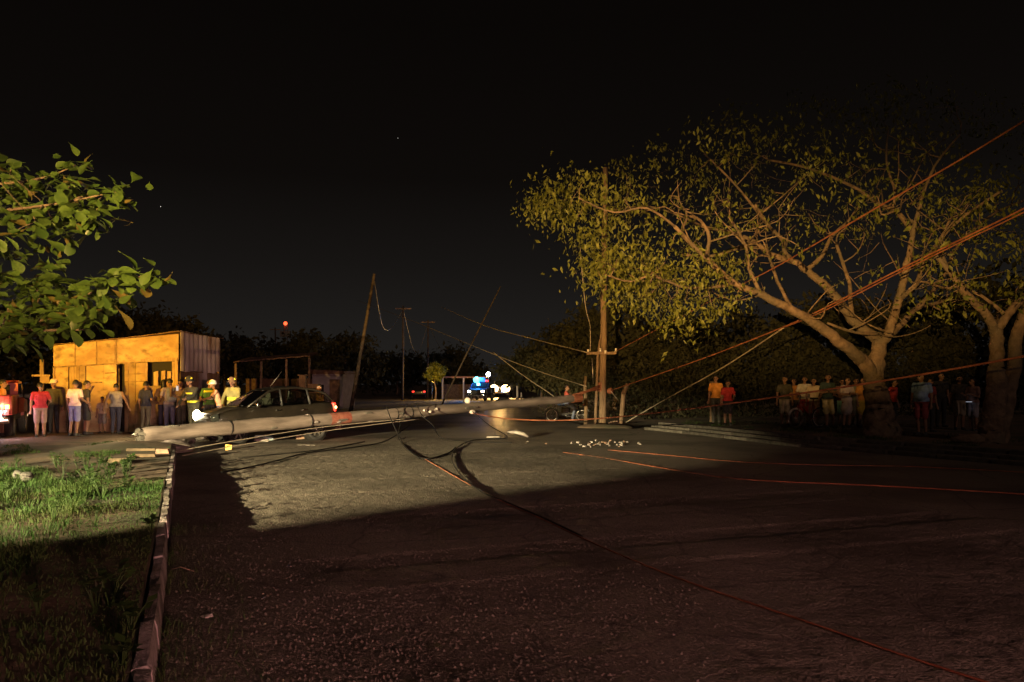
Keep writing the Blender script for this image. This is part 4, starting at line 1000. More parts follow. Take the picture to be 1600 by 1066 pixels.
def make_hatchback(loc, rz, label):
    t = empty('hatchback_car', loc, rz, label, 'car'); pm = M['carpaint']
    st = [(2.0, .58, .34, .60), (1.93, .72, .26, .72), (1.7, .81, .21, .82), (1.3, .845, .2, .90), (.95, .85, .2, .96), (.4, .85, .2, .985), (-.2, .85, .2, 1.0), (-.9, .85, .2, 1.03), (-1.5, .84, .21, 1.06), (-1.8, .80, .26, 1.06), (-1.96, .74, .33, 1.0), (-2.0, .64, .42, .9)]
    def half(w, zb, zt): return [(0, zb), (w * .86, zb), (w * .96, zb + .1), (w, zb + (zt - zb) * .5), (w * .985, zt - .16), (w * .945, zt - .05), (w * .88, zt), (w * .45, zt + .035), (0, zt + .045)]
    def lerp_st(x):
        for a, b in zip(st[:-1], st[1:]):
            if b[0] <= x <= a[0]:
                f = (a[0] - x) / (a[0] - b[0]); return [a[i] + (b[i] - a[i]) * f for i in range(4)]
        return list(st[-1])
    def body_y(x, z):
        _, w, zb, zt = lerp_st(x); h = half(w, zb, zt)[1:7]
        for a, b in zip(h[:-1], h[1:]):
            if a[1] <= z <= b[1]: return a[0] + (b[0] - a[0]) * (z - a[1]) / max(1e-6, b[1] - a[1])
        return h[-1][0] if z > h[-1][1] else h[0][0]
    xs = [2.0, 1.93, 1.82, 1.7, 1.5, 1.3, 1.1, .95, .7, .4, .1, -.2, -.55, -.9, -1.2, -1.5, -1.65, -1.8, -1.9, -1.96, -2.0]
    mb = MB(); vs = []; m = 0
    for x in xs:
        h = half(*lerp_st(x)[1:]); ring = [(x, y, z) for y, z in h] + [(x, -y, z) for y, z in h[-2:0:-1]]; m = len(ring); vs += ring
    ff = [tuple(range(m)), tuple(range((len(xs) - 1) * m + m - 1, (len(xs) - 1) * m - 1, -1))]
    for i in range(len(xs) - 1):
        for k in range(m):
            k2 = (k + 1) % m; ff.append((i * m + k, (i + 1) * m + k, (i + 1) * m + k2, i * m + k2))
    mb.add(vs, ff, 0, True); mb.build('body', pm, t, recalc=True)
    # bonnet, dented
    mb = MB(); vs = []; bx = [1.9, 1.7, 1.45, 1.2, .98]; by = [-.66, -.4, -.12, .12, .4, .66]
    random.seed(2)
    for x in bx:
        _, w, zb, zt = lerp_st(x)
        for y in by: vs.append((x, y * w / .85, zt + .062 - .03 * (y / .66) ** 2 + random.uniform(-.012, .018) + .05 * math.exp(-((x - 1.5) / .2) ** 2 - ((y - .3) / .3) ** 2)))
    mb.add(vs, [(i * 6 + k, i * 6 + k + 1, (i + 1) * 6 + k + 1, (i + 1) * 6 + k) for i in range(4) for k in range(5)], 0, True)
    bo = mb.build('bonnet', pm, t); sm = bo.modifiers.new('s', 'SOLIDIFY'); sm.thickness = 0.015
    # doors with handles, both sides
    for sd in (1, -1):
        for (q, hx) in (((( .72, .30), (-.10, .30), (-.10, .955), (.80, .93)), .02), (((-.13, .30), (-.82, .30), (-1.02, 1.0), (-.13, .955)), -.82)):
            mb = MB(); vs = []; n = 6
            for i in range(n):
                for j in range(n):
                    u, v = i / (n - 1), j / (n - 1)
                    x = (q[0][0] * (1 - u) + q[1][0] * u) * (1 - v) + (q[3][0] * (1 - u) + q[2][0] * u) * v; z = (q[0][1] * (1 - u) + q[1][1] * u) * (1 - v) + (q[3][1] * (1 - u) + q[2][1] * u) * v
                    vs.append((x, sd * (body_y(x, z) + .008), z))
            mb.add(vs, [(i * n + j, (i + 1) * n + j, (i + 1) * n + j + 1, i * n + j + 1) for i in range(n - 1) for j in range(n - 1)], 0, True)
            dr = mb.build('door', pm, t)
            MB().bbox((hx, sd * (body_y(hx, .88) + .02), .88), (.17, .03, .035), .01).build('handle', M['chrome'], dr)
    # cabin frame
    def yr(z): return .765 - (z - 1.0) * .42
    roofl = [(.96, .98), (.22, 1.40), (-.2, 1.475), (-.7, 1.49), (-1.25, 1.44), (-1.62, 1.33), (-1.9, 1.06)]
    for sd in (1, -1):
        MB().tube([(x, sd * yr(z), z) for x, z in roofl], [.03, .032, .032, .032, .034, .04, .04], 8).build('roof_rail', pm, t)
        MB().tube([(-.12, sd * (yr(1.0) + .01), 1.0), (-.14, sd * yr(1.45), 1.45)], .032, 8).build('pillar', M['plastic'], t)
        MB().tube([(-1.05, sd * (yr(1.03) + .01), 1.03), (-1.02, sd * yr(1.44), 1.44)], .036, 8).build('pillar', M['plastic'], t)
        for nm, q in (('side_window', [(.80, .985), (-.1, 1.0), (-.12, 1.44), (.22, 1.375)]), ('side_window', [(-.15, 1.0), (-1.03, 1.04), (-1.0, 1.425), (-.15, 1.455)]), ('quarter_window', [(-1.08, 1.05), (-1.72, 1.10), (-1.5, 1.33), (-1.05, 1.42)])):
            MB().add([(x, sd * yr(z), z) for x, z in q], [(0, 1, 2, 3)]).build(nm, M['window'], t)
        # mirror
        mr = MB().bbox((.72, sd * .94, 1.03), (.12, .18, .13), .035).build('mirror', M['chrome'] if sd > 0 else pm, t)
        MB().tube([(.72, sd * .80, .98), (.72, sd * .88, 1.0)], .02, 6).build('mirror_arm', M['plastic'], t)
    mb = MB(); vs = []; rx = [(.22, 1.40), (0, 1.445), (-.35, 1.49), (-.8, 1.495), (-1.25, 1.44), (-1.62, 1.33)]
    for x, z in rx:
        for k in range(7):
            f = k / 6 * 2 - 1; vs.append((x, f * yr(z), z + .035 * (1 - f * f) + .015))
    mb.add(vs, [(i * 7 + k, (i + 1) * 7 + k, (i + 1) * 7 + k + 1, i * 7 + k + 1) for i in range(5) for k in range(6)], 0, True)
    mb.build('roof', pm, t)
    def xglass(pts, name):   # strip across the car, slightly curved
        mb = MB(); vs = []
        for x, z in pts:
            for k in range(7):
                f = k / 6 * 2 - 1; vs.append((x + .07 * (1 - f * f) * (1 if x > 0 else -1), f * (yr(z) - .01), z + .01))
        mb.add(vs, [(i * 7 + k, (i + 1) * 7 + k, (i + 1) * 7 + k + 1, i * 7 + k + 1) for i in range(len(pts) - 1) for k in range(6)], 0, True); return mb.build(name, M['window'], t)
    xglass([(.96, .985), (.6, 1.2), (.24, 1.405)], 'windscreen'); xglass([(-1.62, 1.33), (-1.78, 1.2), (-1.9, 1.08)], 'rear_window')
    MB().tube([(.99, .5, 1.01), (.93, .05, 1.035)], .008, 5).build('wiper', M['plastic'], t); MB().tube([(.99, -.1, 1.03), (.93, -.52, 1.03)], .008, 5).build('wiper', M['plastic'], t)
    MB().tube([(-.1, .0, 1.53), (-.42, .12, 1.95)], .007, 5).build('antenna', M['steel'], t)
    # inside
    MB().bbox((.62, 0, .93), (.42, 1.4, .14), .04).build('dashboard', M['plastic'], t)
    MB().lathe([(.17, -.012), (.185, 0), (.17, .012), (.155, 0), (.17, -.012)], axis='X', seg=18).build('steering_wheel', M['plastic'], t, (.36, .36, 1.02))
    for x in (-.15, -1.0):
        for y in (.36, -.36):
            s_ = MB(); s_.bbox((x, y, .9), (.16, .46, .62), .06); s_.bbox((x - .05, y, 1.27), (.09, .25, .16), .04); s_.build('seat', M['seat'], t)
    # wheels and arches
    for x in (1.27, -1.24):
        for sd in (1, -1):
            yb_ = body_y(x, .45)
            MB().lathe([(.001, 0), (.35, 0), (.36, -.012 * sd), (.36, -.3 * sd)], axis='Y', seg=28, c=(x, sd * (yb_ + .006), .31)).build('wheel_arch', M['dark'], t)
            make_wheel(t, x, sd * (yb_ - .055), .305, .19, sd)
    # lamps and front
    for sd in (1, -1):
        hl = MB().bbox((1.84, sd * .60, .70), (.24, .32, .20), .06, Euler((0, .25, -.5 * sd)).to_matrix()).build('headlight', M['e_head'] if sd < 0 else M['glass'], t)
        tlm = MB().bbox((-1.89, sd * .70, .93), (.12, .12, .26), .03, Euler((0, .1, .35 * sd)).to_matrix()).build('tail_lamp', M['e_tail'] if sd > 0 else M['redpaint'], t)
        if sd > 0: MB().ball((-1.93, .775, .93), (.035, .035, .04), 8, 6).build('bulb', M['e_tail_hot'], tlm)
    MB().ball((1.96, -.56, .74), (.10, .20, .15), 12, 8).build('headlight_glare', M['e_head'], t)  # oversized glowing ball, headlight glare put into the shape
    MB().bbox((1.94, 0, .40), (.14, 1.25, .2), .05).build('bumper', M['plastic'], t)
    MB().bbox((2.0, 0, .58), (.03, .7, .10), .012).build('grille', M['plastic'], t)
    MB().bbox((-1.98, 0, .45), (.12, 1.3, .2), .05).build('bumper', pm, t)
    MB().box((-2.03, 0, .78), (.012, .46, .14)).build('number_plate', M['whiteplastic'], t)
    return t
CAR = Vector((-7.13, 24.06, 0)); CRZ = math.atan2(-.64, -.77)
car = make_hatchback(CAR, CRZ, 'dark hatchback car with lit headlight crashed behind the fallen pole')
car.scale = (0.935, 1.0, 1.03)
def car_pt(x, y, z): 
    c, s = math.cos(CRZ), math.sin(CRZ); return Vector((CAR.x + c * x - s * y, CAR.y + s * x + c * y, z))
l = lamp('headlight_beam', 'SPOT', (2.12, -.66, .76), 1000, (1.0, .74, .36), None, 165, 0.6, 0.06, car); l.rotation_euler = Euler((0, R(-75), R(-12)))
l.rotation_euler = Vector((1, -.25, 0.02)).to_track_quat('-Z', 'Y').to_euler()
lamp('tail_glow', 'POINT', (-2.12, .80, .93), 6, (1.0, .06, .02), None, radius=.03, parent=car)

def make_pickup(loc, rz, label, paint, group=None, beacon=False, tail='e_amber'):
    t = empty('pickup_truck', loc, rz, label, 'truck', group); pm = M[paint]
    MB().bbox((0, 0, .62), (5.0, 1.5, .22), .04).build('chassis', M['plastic'], t)
    for sd in (1, -1):
        MB().bbox((-1.6, sd * .86, 1.02), (1.9, .10, .58), .03).build('bed_side', pm, t)
    MB().box((-1.6, 0, .76), (1.88, 1.6, .05)).build('bed_floor', M['plastic'], t)
    tg = MB().bbox((-2.57, 0, 1.02), (.07, 1.72, .58), .025).build('tailgate', pm, t)
    MB().bbox((-2.615, 0, 1.16), (.03, .26, .08), .01).build('handle', M['plastic'], tg)
    MB().bbox((-.63, 0, 1.02), (.06, 1.72, .6), .02).build('bed_front', pm, t)
    cab = [(-.58, .72), (1.35, .72), (1.35, 1.18), (1.05, 1.22), (.45, 1.72), (-.38, 1.76), (-.58, 1.68)]
    MB().prism(cab, -.86, .86).build('cab', pm, t, recalc=True)
    for sd in (1, -1):
        q = [(.92, 1.22), (.1, 1.22), (.1, 1.66), (.42, 1.66)]; q2 = [(.04, 1.22), (-.48, 1.22), (-.46, 1.64), (.04, 1.66)]
        for w in (q, q2): MB().prism(w, sd * .863, sd * .875).build('side_window', M['glass'], t, recalc=True)
        MB().bbox((.95, sd * .98, 1.25), (.12, .2, .16), .03).build('mirror', M['plastic'], t)
    MB().prism([(1.04, 1.245), (.47, 1.715), (.485, 1.73), (1.06, 1.255)], -.76, .76).build('windscreen', M['glass'], t, recalc=True)
    MB().box((-.585, 0, 1.45), (.015, 1.3, .34)).build('rear_window', M['glass'], t)
    MB().prism([(1.35, .6), (2.45, .6), (2.5, .9), (2.4, 1.10), (1.36, 1.17)], -.84, .84).build('bonnet', pm, t, recalc=True)
    for x in (1.7, -1.55):
        for sd in (1, -1): make_wheel(t, x, sd * .76, .37, .24, sd, 6)
    MB().bbox((-2.68, 0, .58), (.14, 1.75, .17), .04).build('bumper', M['chrome'], t)
    MB().bbox((2.55, 0, .56), (.14, 1.75, .2), .04).build('bumper', M['chrome'], t)
    for sd in (1, -1):
        l_ = MB().bbox((-2.585, sd * .80, 1.02), (.06, .14, .42), .02).build('tail_lamp', M['redpaint'], t)
        MB().bbox((-2.615, sd * .80, .98), (.03, .12, .11), .012).build('bulb', M[tail], l_)
        MB().bbox((2.47, sd * .66, .92), (.08, .28, .18), .03).build('headlight', M['e_head'] if beacon else M['glass'], t)
    MB().box((2.50, 0, .86), (.02, .9, .22)).build('grille', M['plastic'], t)
    if beacon:
        MB().bbox((.1, 0, 1.81), (.24, 1.2, .06), .02).build('light_bar_base', M['plastic'], t)
        MB().bbox((.1, -.15, 2.05), (.4, 1.1, .45), .12).build('blue_beacon', M['e_blue'], t)  # beacon and its bright core enlarged, glare put into their size
        MB().ball((.22, -.42, 2.05), (.2, .34, .30), 12, 9).build('beacon_glare', M['e_bluehot'], t)
        MB().bbox((.1, .60, 1.95), (.25, .3, .2), .05).build('red_beacon', M['e_tail'], t)
    return t
# truck at the left edge, seen from behind
TP = Vector((-16.6, 26.2, 0.0)); TRZ = math.atan2(.90, -.42)
truck = make_pickup(TP, TRZ, 'red pickup truck with lit rear lamps at the left edge', 'redpaint')
MB().ball((-2.72, -.62, .72), (.05, .055, .05), 10, 7).build('reversing_lamp', M['e_white'], truck)
MB().bbox((-2.62, -.55, .93), (.03, .1, .08), .01).build('inner_lamp', M['e_amber'], truck)
lamp('reversing_glow', 'POINT', (-2.92, -.62, .72), 55, (.85, .75, 1.0), None, radius=.05, parent=truck)
lamp('rear_glow', 'POINT', (-2.95, -.7, 1.0), 45, (1.0, .30, .08), None, radius=.06, parent=truck)

# police truck far down the road with its blue beacon, and a car with lit headlight beside it
pt_ = P(752, 600, 82); pt_.z = 0
pol = make_pickup(pt_, R(-100), 'far pickup truck with lit blue beacon on its roof down the road', 'bluepaint', None, True, 'e_tail')
b_ = lamp('beacon_light', 'POINT', (.45, -.35, 2.45), 900, (.02, .30, 1.0), None, radius=.15, parent=pol)
mp = MB(); mp.tube([(-1.0, .5, .8), (-1.0, .5, 2.55)], .03, 6); mp.build('lamp_mast', M['steel'], pol)
MB().ball((-1.0, .5, 2.62), (.22, .22, .22), 10, 7).build('mast_lamp', M['e_white'], pol)
fc = P(786, 600, 100); fc.z = 0
def far_car(loc, rz, label, head, tail):
    t = empty('parked_car', loc, rz, label, 'car')
    MB().bbox((0, 0, .62), (4.1, 1.7, .55), .14).build('body', M['carpaint'], t)
    MB().prism([(.9, .88), (.35, 1.4), (-1.0, 1.42), (-1.6, .9)], -.72, .72).build('cabin', M['carpaint'], t, recalc=True)
    MB().prism([(.93, .92), (.4, 1.37), (.42, 1.39), (.96, .93)], -.66, .66).build('windscreen', M['glass'], t, recalc=True)
    for x in (1.25, -1.25):
        for sd in (1, -1): make_wheel(t, x, sd * .76, .31, .19, sd, 5)
    for sd in (1, -1):
        MB().bbox((2.02, sd * .6, .70), (.1, .3, .16), .04).build('headlight', M['e_head'] if head else M['glass'], t)
        MB().bbox((-2.04, sd * .62, .78), (.06, .26, .16), .03).build('tail_lamp', M['e_tail'] if tail else M['redpaint'], t)
        for s2 in (1, -1): pass
    for sd in (1, -1): MB().prism([(.75, .93), (-1.35, .95), (-.95, 1.36), (.36, 1.34)], sd * .722, sd * .73).build('side_window', M['glass'], t, recalc=True)
    return t
c1 = make_pickup(fc, R(-97), 'far pickup truck with glaring headlights facing the camera on the road', 'whitepaint', None, False, 'e_tail')
for ch in c1.children:
    if ch.name.startswith('headlight'):
        ch.data.materials[0] = M['e_glare']; ch.scale = (1, 1, 1)
for sd in (1, -1): MB().ball((2.56, sd * .60, .95), (.12, .46, .40), 12, 8).build('headlight', M['e_glare'], c1)  # glowing balls over the headlights, their glare put into the shape
c1.scale = (1.15, 1.15, 1.15)
h_ = lamp('headlight_beam', 'SPOT', (2.8, 0, .98), 16000, (1.0, .55, .16), None, 120, .8, .15, c1); h_.rotation_euler = Vector((1, 0, -0.10)).to_track_quat('-Z', 'Y').to_euler()
c2p = P(654, 600, 95); c2p.z = 0
far_car(c2p, R(97), 'far car seen from behind with two small red lights', False, True)

# ------------------------------------------------------------------ motorcycle and bicycle
def bike_wheel(t, x, r, tw, spokes, rimmat='rim', tyre='rubber'):
    W = empty('wheel', (x, 0, r)); W.parent = t
    MB().lathe([(r - tw, -tw * .4), (r - tw * .3, -tw * .5), (r, 0), (r - tw * .3, tw * .5), (r - tw, tw * .4), (r - tw, -tw * .4)], axis='Y', seg=26).build('tyre', M[tyre], W)
    mb = MB(); mb.lathe([(r - tw * 1.5, -tw * .35), (r - tw, -tw * .38), (r - tw, tw * .38), (r - tw * 1.5, tw * .35), (r - tw * 1.5, -tw * .35)], axis='Y', seg=26)
    for k in range(spokes):
        a = 2 * PI * k / spokes; mb.tube([(math.cos(a) * .03, (.02 if k % 2 else -.02), math.sin(a) * .03), (math.cos(a) * (r - tw * 1.4), 0, math.sin(a) * (r - tw * 1.4))], .003, 4)
    mb.cyl((0, -.05, 0), (0, .05, 0), .03); mb.build('rim', M[rimmat], W)
    return W
def make_motorcycle(loc, rz, label):
    t = empty('motorcycle', loc, rz, label, 'motorcycle')
    bike_wheel(t, .65, .30, .06, 16); bike_wheel(t, -.62, .30, .075, 16)
    for sd in (1, -1):
        MB().tube([(.65, sd * .07, .30), (.52, sd * .07, .62), (.42, sd * .07, .92)], .022, 8).build('fork', M['chrome'], t)
        MB().tube([(-.62, sd * .1, .30), (-.05, sd * .1, .40)], .022, 6).build('swing_arm', M['steel'], t)
        MB().tube([(-.58, sd * .13, .34), (-.45, sd * .13, .68)], .03, 8).build('shock', M['chrome'], t)
    for x, a0, a1 in ((.65, .6, 2.3), (-.62, .5, 2.7)):
        mb = MB(); vs = []; n = 10
        for i in range(n):
            a = a0 + (a1 - a0) * i / (n - 1)
            for y in (-.06, .06): vs.append((x + math.cos(a) * .345, y, .30 + math.sin(a) * .345))
        mb.add(vs, [(2 * i, 2 * i + 2, 2 * i + 3, 2 * i + 1) for i in range(n - 1)], 0, True); o = mb.build('mudguard', M['whiteplastic'], t); sm = o.modifiers.new('s', 'SOLIDIFY'); sm.thickness = .012
    MB().ball((.18, 0, .80), (.27, .14, .13), 14, 9).build('fuel_tank', M['bluepaint'], t)
    MB().bbox((-.32, 0, .80), (.66, .22, .10), .04).build('seat', M['plastic'], t)
    MB().bbox((.06, 0, .45), (.38, .24, .34), .06).build('engine', M['plastic'], t)
    MB().tube([(.4, 0, .92), (.2, 0, .60), (.0, 0, .28), (-.25, 0, .34), (-.3, 0, .72)], .025, 8).build('frame', M['plastic'], t)
    MB().tube([(.2, -.1, .36), (0, -.16, .22), (-.4, -.17, .26), (-.85, -.17, .36)], [.02, .025, .045, .045], 8).build('exhaust', M['chrome'], t)
    MB().tube([(.28, -.36, 1.04), (.38, -.2, 1.0), (.42, 0, .97), (.38, .2, 1.0), (.28, .36, 1.04)], .016, 8).build('handlebar', M['chrome'], t)
    MB().ball((.52, 0, .88), (.09, .10, .10), 12, 8).build('headlamp', M['chrome'], t)
    MB().bbox((-.72, 0, .74), (.06, .1, .06), .02).build('tail_lamp', M['redpaint'], t)
    for sd in (1, -1): MB().tube([(.40, sd * .25, 1.0), (.42, sd * .3, 1.16)], .007, 5).build('mirror_stalk', M['chrome'], t); MB().ball((.42, sd * .3, 1.2), (.015, .06, .045), 8, 6).build('mirror', M['chrome'], t)
    return t
mc = P(886, 600, 35.0); mc.z = .03
make_motorcycle(mc, R(172), 'motorcycle with white mudguard standing behind the fallen pole by the upright pole')
def make_bicycle(loc, rz, label):
    t = empty('bicycle', loc, rz, label, 'bicycle'); F = M['redpaint']
    bike_wheel(t, .5, .33, .045, 20, 'whiteplastic', 'whiteplastic'); bike_wheel(t, -.5, .33, .045, 20, 'whiteplastic', 'rubber')
    MB().tube([(.36, 0, .82), (-.12, 0, .30)], .02, 7).build('down_tube', F, t); MB().tube([(.34, 0, .86), (-.22, 0, .78)], .018, 7).build('top_tube', F, t)
    MB().tube([(-.12, 0, .30), (-.24, 0, .92)], .018, 7).build('seat_tube', F, t)
    for sd in (1, -1):
        MB().tube([(-.5, sd * .05, .33), (-.22, sd * .02, .78)], .01, 6).build('seat_stay', F, t); MB().tube([(-.5, sd * .05, .33), (-.12, sd * .02, .30)], .01, 6).build('chain_stay', F, t)
        MB().tube([(.5, sd * .05, .33), (.38, sd * .03, .78)], .013, 6).build('fork', F, t)
        MB().tube([(-.12, sd * .09, .30), (-.12 + sd * .12, sd * .1, .30 - sd * .1)], .01, 6).build('crank', M['steel'], t)
        MB().box((-.12 + sd * .12, sd * .14, .30 - sd * .1), (.09, .08, .025)).build('pedal', M['plastic'], t)
    MB().tube([(.38, 0, .78), (.33, 0, .98)], .015, 6).build('stem', M['steel'], t)
    MB().tube([(.22, -.28, 1.0), (.33, -.15, .99), (.34, .15, .99), (.22, .28, 1.0)], .012, 7).build('handlebar', M['steel'], t)
    MB().bbox((-.27, 0, .94), (.25, .15, .06), .025).build('saddle', M['plastic'], t)
    return t
bc = P(1262, 600, 26.4); bc.z = VR
make_bicycle(bc, R(205), 'bicycle with pale tyre standing among the crowd on the right bank')
# ------------------------------------------------------------------ people
SK = {}
def cloth(c, key=None):
    k = ('c',) + tuple(c)
    if k not in SK: SK[k] = mat('cloth_%d' % len(SK), c, .92, tuple(min(1, x * 1.35 + .004) for x in c), 9, 5, bump=.35, bscale=14)
    return SK[k]
SKIN = mat('skin', (.20, .105, .065), .6, (.25, .135, .085), 12, 3)
HAIRM = mat('hair', (.010, .008, .007), .55)
EYE = mat('eye', (.03, .025, .02), .2); LIP = mat('lip', (.16, .06, .05), .5)

def capsule(mb, a, b, r0, r1, mi, sy=1.0, seg=10):
    a, b = Vector(a), Vector(b); t = (b - a); L = t.length; t = t.normalized() if L > 1e-6 else Vector((0, 0, 1))
    u = t.cross(Vector((0, 1, 0)));
    if u.length < 1e-3: u = t.cross(Vector((1, 0, 0)))
    u.normalize(); v = t.cross(u).normalized(); vs = []
    prof = [(-1, 0.02), (-.86, .5), (-.5, .866), (0, 1)]
    rings = [(a + t * (r0 * p[0]), r0 * p[1]) for p in prof] + [(b - t * (r1 * p[0]), r1 * p[1]) for p in prof[::-1]]
    for c, r in rings:
        for k in range(seg):
            an = 2 * PI * k / seg; w = u * (math.cos(an) * r) + v * (math.sin(an) * r)
            w.y *= sy; vs.append(c + w)
    n = len(rings); ff = [tuple(range(seg))[::-1], tuple((n - 1) * seg + k for k in range(seg))]
    for i in range(n - 1):
        for k in range(seg):
            k2 = (k + 1) % seg; ff.append((i * seg + k, i * seg + k2, (i + 1) * seg + k2, (i + 1) * seg + k))
    mb.add(vs, ff, mi)

ARM = {  # elbow and wrist offsets from the shoulder, for the right-hand side (x outward); y negative = forward
 'hang': ((.06, .02, -.28), (.07, -.04, -.53)), 'bent': ((.09, .04, -.26), (.03, -.20, -.33)), 'hip': ((.20, .07, -.23), (.04, -.04, -.40)),
 'cross': ((.07, -.05, -.27), (-.16, -.21, -.23)), 'up': ((.10, -.14, -.16), (.02, -.22, .05)), 'reach': ((.06, -.16, -.20), (.05, -.40, -.26)),
 'phone': ((.06, -.04, -.28), (-.04, -.27, -.20)), 'back': ((.09, .08, -.26), (-.04, .14, -.42)), 'side': ((.13, .02, -.26), (.20, -.04, -.50)), 'low': ((.06, -.12, -.26), (.0, -.30, -.45))}

def person(loc, rz, h, label, shirt=(.4, .4, .4), pants=(.05, .05, .07), sleeve='short', legs='shorts', arms=('hang', 'hang'), hair='short', group=None, stance=.0, head=0.0, lean=0.0, shoe=(.03, .03, .03), skirt=False, hat=None, build=1.0, step=0.0, sit=False, stripes=None):
    head += random.uniform(-.5, .5); lean += random.uniform(-.02, .07)
    k = h / 1.70; mb = MB(); tags = []
    SKI, SHI, PAN, SHO, EY, LI = range(6); prims = []
    def cap(a, b, r0, r1, m, sy=1.0):
        capsule(mb, a, b, r0, r1, m, sy); prims.append((Vector(a), Vector(b), r0, r1, m))
    def ell(c, r, m):
        mb.ball(c, r, 12, 8, m); prims.append((Vector(c), Vector(c), min(r), min(r), m))
    W = build; hz = .92; zs = 0.0
    if sit: hz = .80
    dz = hz - .92
    ln = lambda z: -lean * max(0, (z - .95)) # forward lean (-y)
    def L_(x, y, z): return (x, y + ln(z), z + dz)
    # torso
    cap(L_(-.07 * W, .0, .95), L_(.07 * W, .0, .95), .125 * W, .125 * W, PAN, .9)
    cap(L_(0, 0, 1.03), L_(0, .0, 1.24), .148 * W, .16 * W, SHI, .74)
    cap(L_(-.05 * W, 0, 1.22), L_(.05 * W, 0, 1.22), .14 * W, .14 * W, SHI, .78)
    cap(L_(-.135 * W, .01, 1.375), L_(.135 * W, .01, 1.375), .072, .072, SHI)
    cap(L_(-.06, 0, 1.33), L_(.06, 0, 1.33), .115 * W, .115 * W, SHI, .8)
    if W > 1.12: ell(L_(0, -.07, 1.08), (.17 * W, .13 * W, .15), SHI)
    cap(L_(0, .005, 1.40), L_(0, -.015, 1.50), .055, .05, SKI)
    # head
    hc = Vector(L_(0, -.025, 1.595)); hr = Matrix.Rotation(head, 3, 'Z')
    def H_(x, y, z): return hc + hr @ Vector((x, y, z))
    ell(H_(0, .012, .015), (.076, .096, .105), SKI); cap(H_(0, -.035, -.05), H_(0, -.045, -.075), .052, .042, SKI)
    cap(H_(0, -.085, .0), H_(0, -.108, -.022), .012, .016, SKI)
    for sd in (1, -1):
        ell(H_(sd * .079, .01, -.005), (.014, .024, .034), SKI); ell(H_(sd * .032, -.084, .012), (.014, .011, .010), EY)
    cap(H_(-.018, -.089, -.055), H_(.018, -.089, -.055), .010, .010, LI)
    # legs
    for sd, sgn in ((1, 1), (-1, -1)):
        hip = Vector(L_(sd * .088 * W, 0, .90)); hip.z = .90 + dz
        sp = stance * sd; fy = step * sd * .5
        if sit: kn = Vector((sd * .15, -.36, .62)); an = Vector((sd * .17, -.26, .14))
        else: kn = Vector((sd * (.095 + sp * .5), -.02 - fy * .5, .49)); an = Vector((sd * (.10 + sp), .03 - fy, .085))
        toe = an + Vector((sd * .035, -.165, -.05)); 
        full = legs == 'long'
        cap(hip, kn, .095 * W, .068, PAN) if legs != 'bare' else cap(hip, kn, .085, .058, SKI)
        if full:
            cap(kn, an + Vector((0, 0, .03)), .068, .055, PAN)
        else:
            mid = hip.lerp(kn, .93)
            if legs == 'shorts': cap(hip.lerp(kn, .45), mid, .094 * W, .090, PAN)
            cap(kn, kn.lerp(an, .35), .054, .060, SKI); cap(kn.lerp(an, .35), an, .060, .038, SKI)
        heel = an + Vector((0, .035, -.045)); cap(an, an + Vector((0, -.01, -.02)), .042, .046, SHO)
        cap(heel, toe, .040, .036, SHO, 1.0)
    if skirt: cap(L_(0, 0, .92), (0, 0, .62), .15, .21, PAN, .85)
    # arms with hands of five fingers
    for sd, ar in ((1, arms[0]), (-1, arms[1])):
        e, w = ARM[ar]; s0 = Vector(L_(sd * .175 * W, .01, 1.385))
        el_ = s0 + Vector((sd * e[0], e[1], e[2])); wr = s0 + Vector((sd * w[0], w[1], w[2]))
        cap(s0, el_, .050 * W, .041, SKI if sleeve == 'none' else (SKI if sleeve == 'short' else SHI))
        if sleeve == 'short': cap(s0, s0.lerp(el_, .62), .060 * W, .062, SHI)
        cap(el_, wr, .041, .029, SHI if sleeve == 'long' else SKI)
        if sleeve == 'long': cap(s0, el_, .06, .052, SHI); cap(el_, wr.lerp(el_, .06), .050, .043, SHI)
        d = (wr - el_).normalized(); x = d.cross(Vector((0, 1, 0.2))).normalized() * sd
        pal = wr + d * .055; cap(wr, wr + d * .085, .026, .034, SKI)
        nrm = x.cross(d)
        for i, fl in enumerate((.062, .072, .068, .052)):
            b0 = wr + d * .088 + x * (.027 - .018 * i); cu = nrm * (-.012 * sd); b1 = b0 + d * fl * .55 + cu; b2 = b1 + d * fl * .35 + cu * 2
            cap(b0, b1, .0095, .009, SKI); cap(b1, b2, .009, .008, SKI)
        t0 = wr + d * .035 + x * .028; cap(t0, t0 + d * .035 + x * .024, .012, .0105, SKI); cap(t0 + d * .035 + x * .024, t0 + d * .066 + x * .026, .0105, .009, SKI)
    me = bpy.data.meshes.new('tmp'); me.from_pydata(mb.v, [], mb.f); me.update()
    o = bpy.data.objects.new('person', me); COL.objects.link(o)
    md = o.modifiers.new('r', 'REMESH'); md.mode = 'VOXEL'; md.voxel_size = .0135; md.use_smooth_shade = True
    sm = o.modifiers.new('s', 'SMOOTH'); sm.factor = .5; sm.iterations = 2
    dg = bpy.context.evaluated_depsgraph_get(); nm = bpy.data.meshes.new_from_object(o.evaluated_get(dg)); o.modifiers.clear(); o.data = nm; bpy.data.meshes.remove(me)
    nm.name = 'person'
    for m_ in (SKIN, cloth(shirt), cloth(pants), cloth(shoe), EYE, LIP): nm.materials.append(m_)
    n = len(nm.polygons); ct = np.zeros(n * 3, np.float32); nm.polygons.foreach_get('center', ct); ct = ct.reshape(-1, 3).astype(float)
    best = np.full(n, 1e9); idx = np.zeros(n, np.int32)
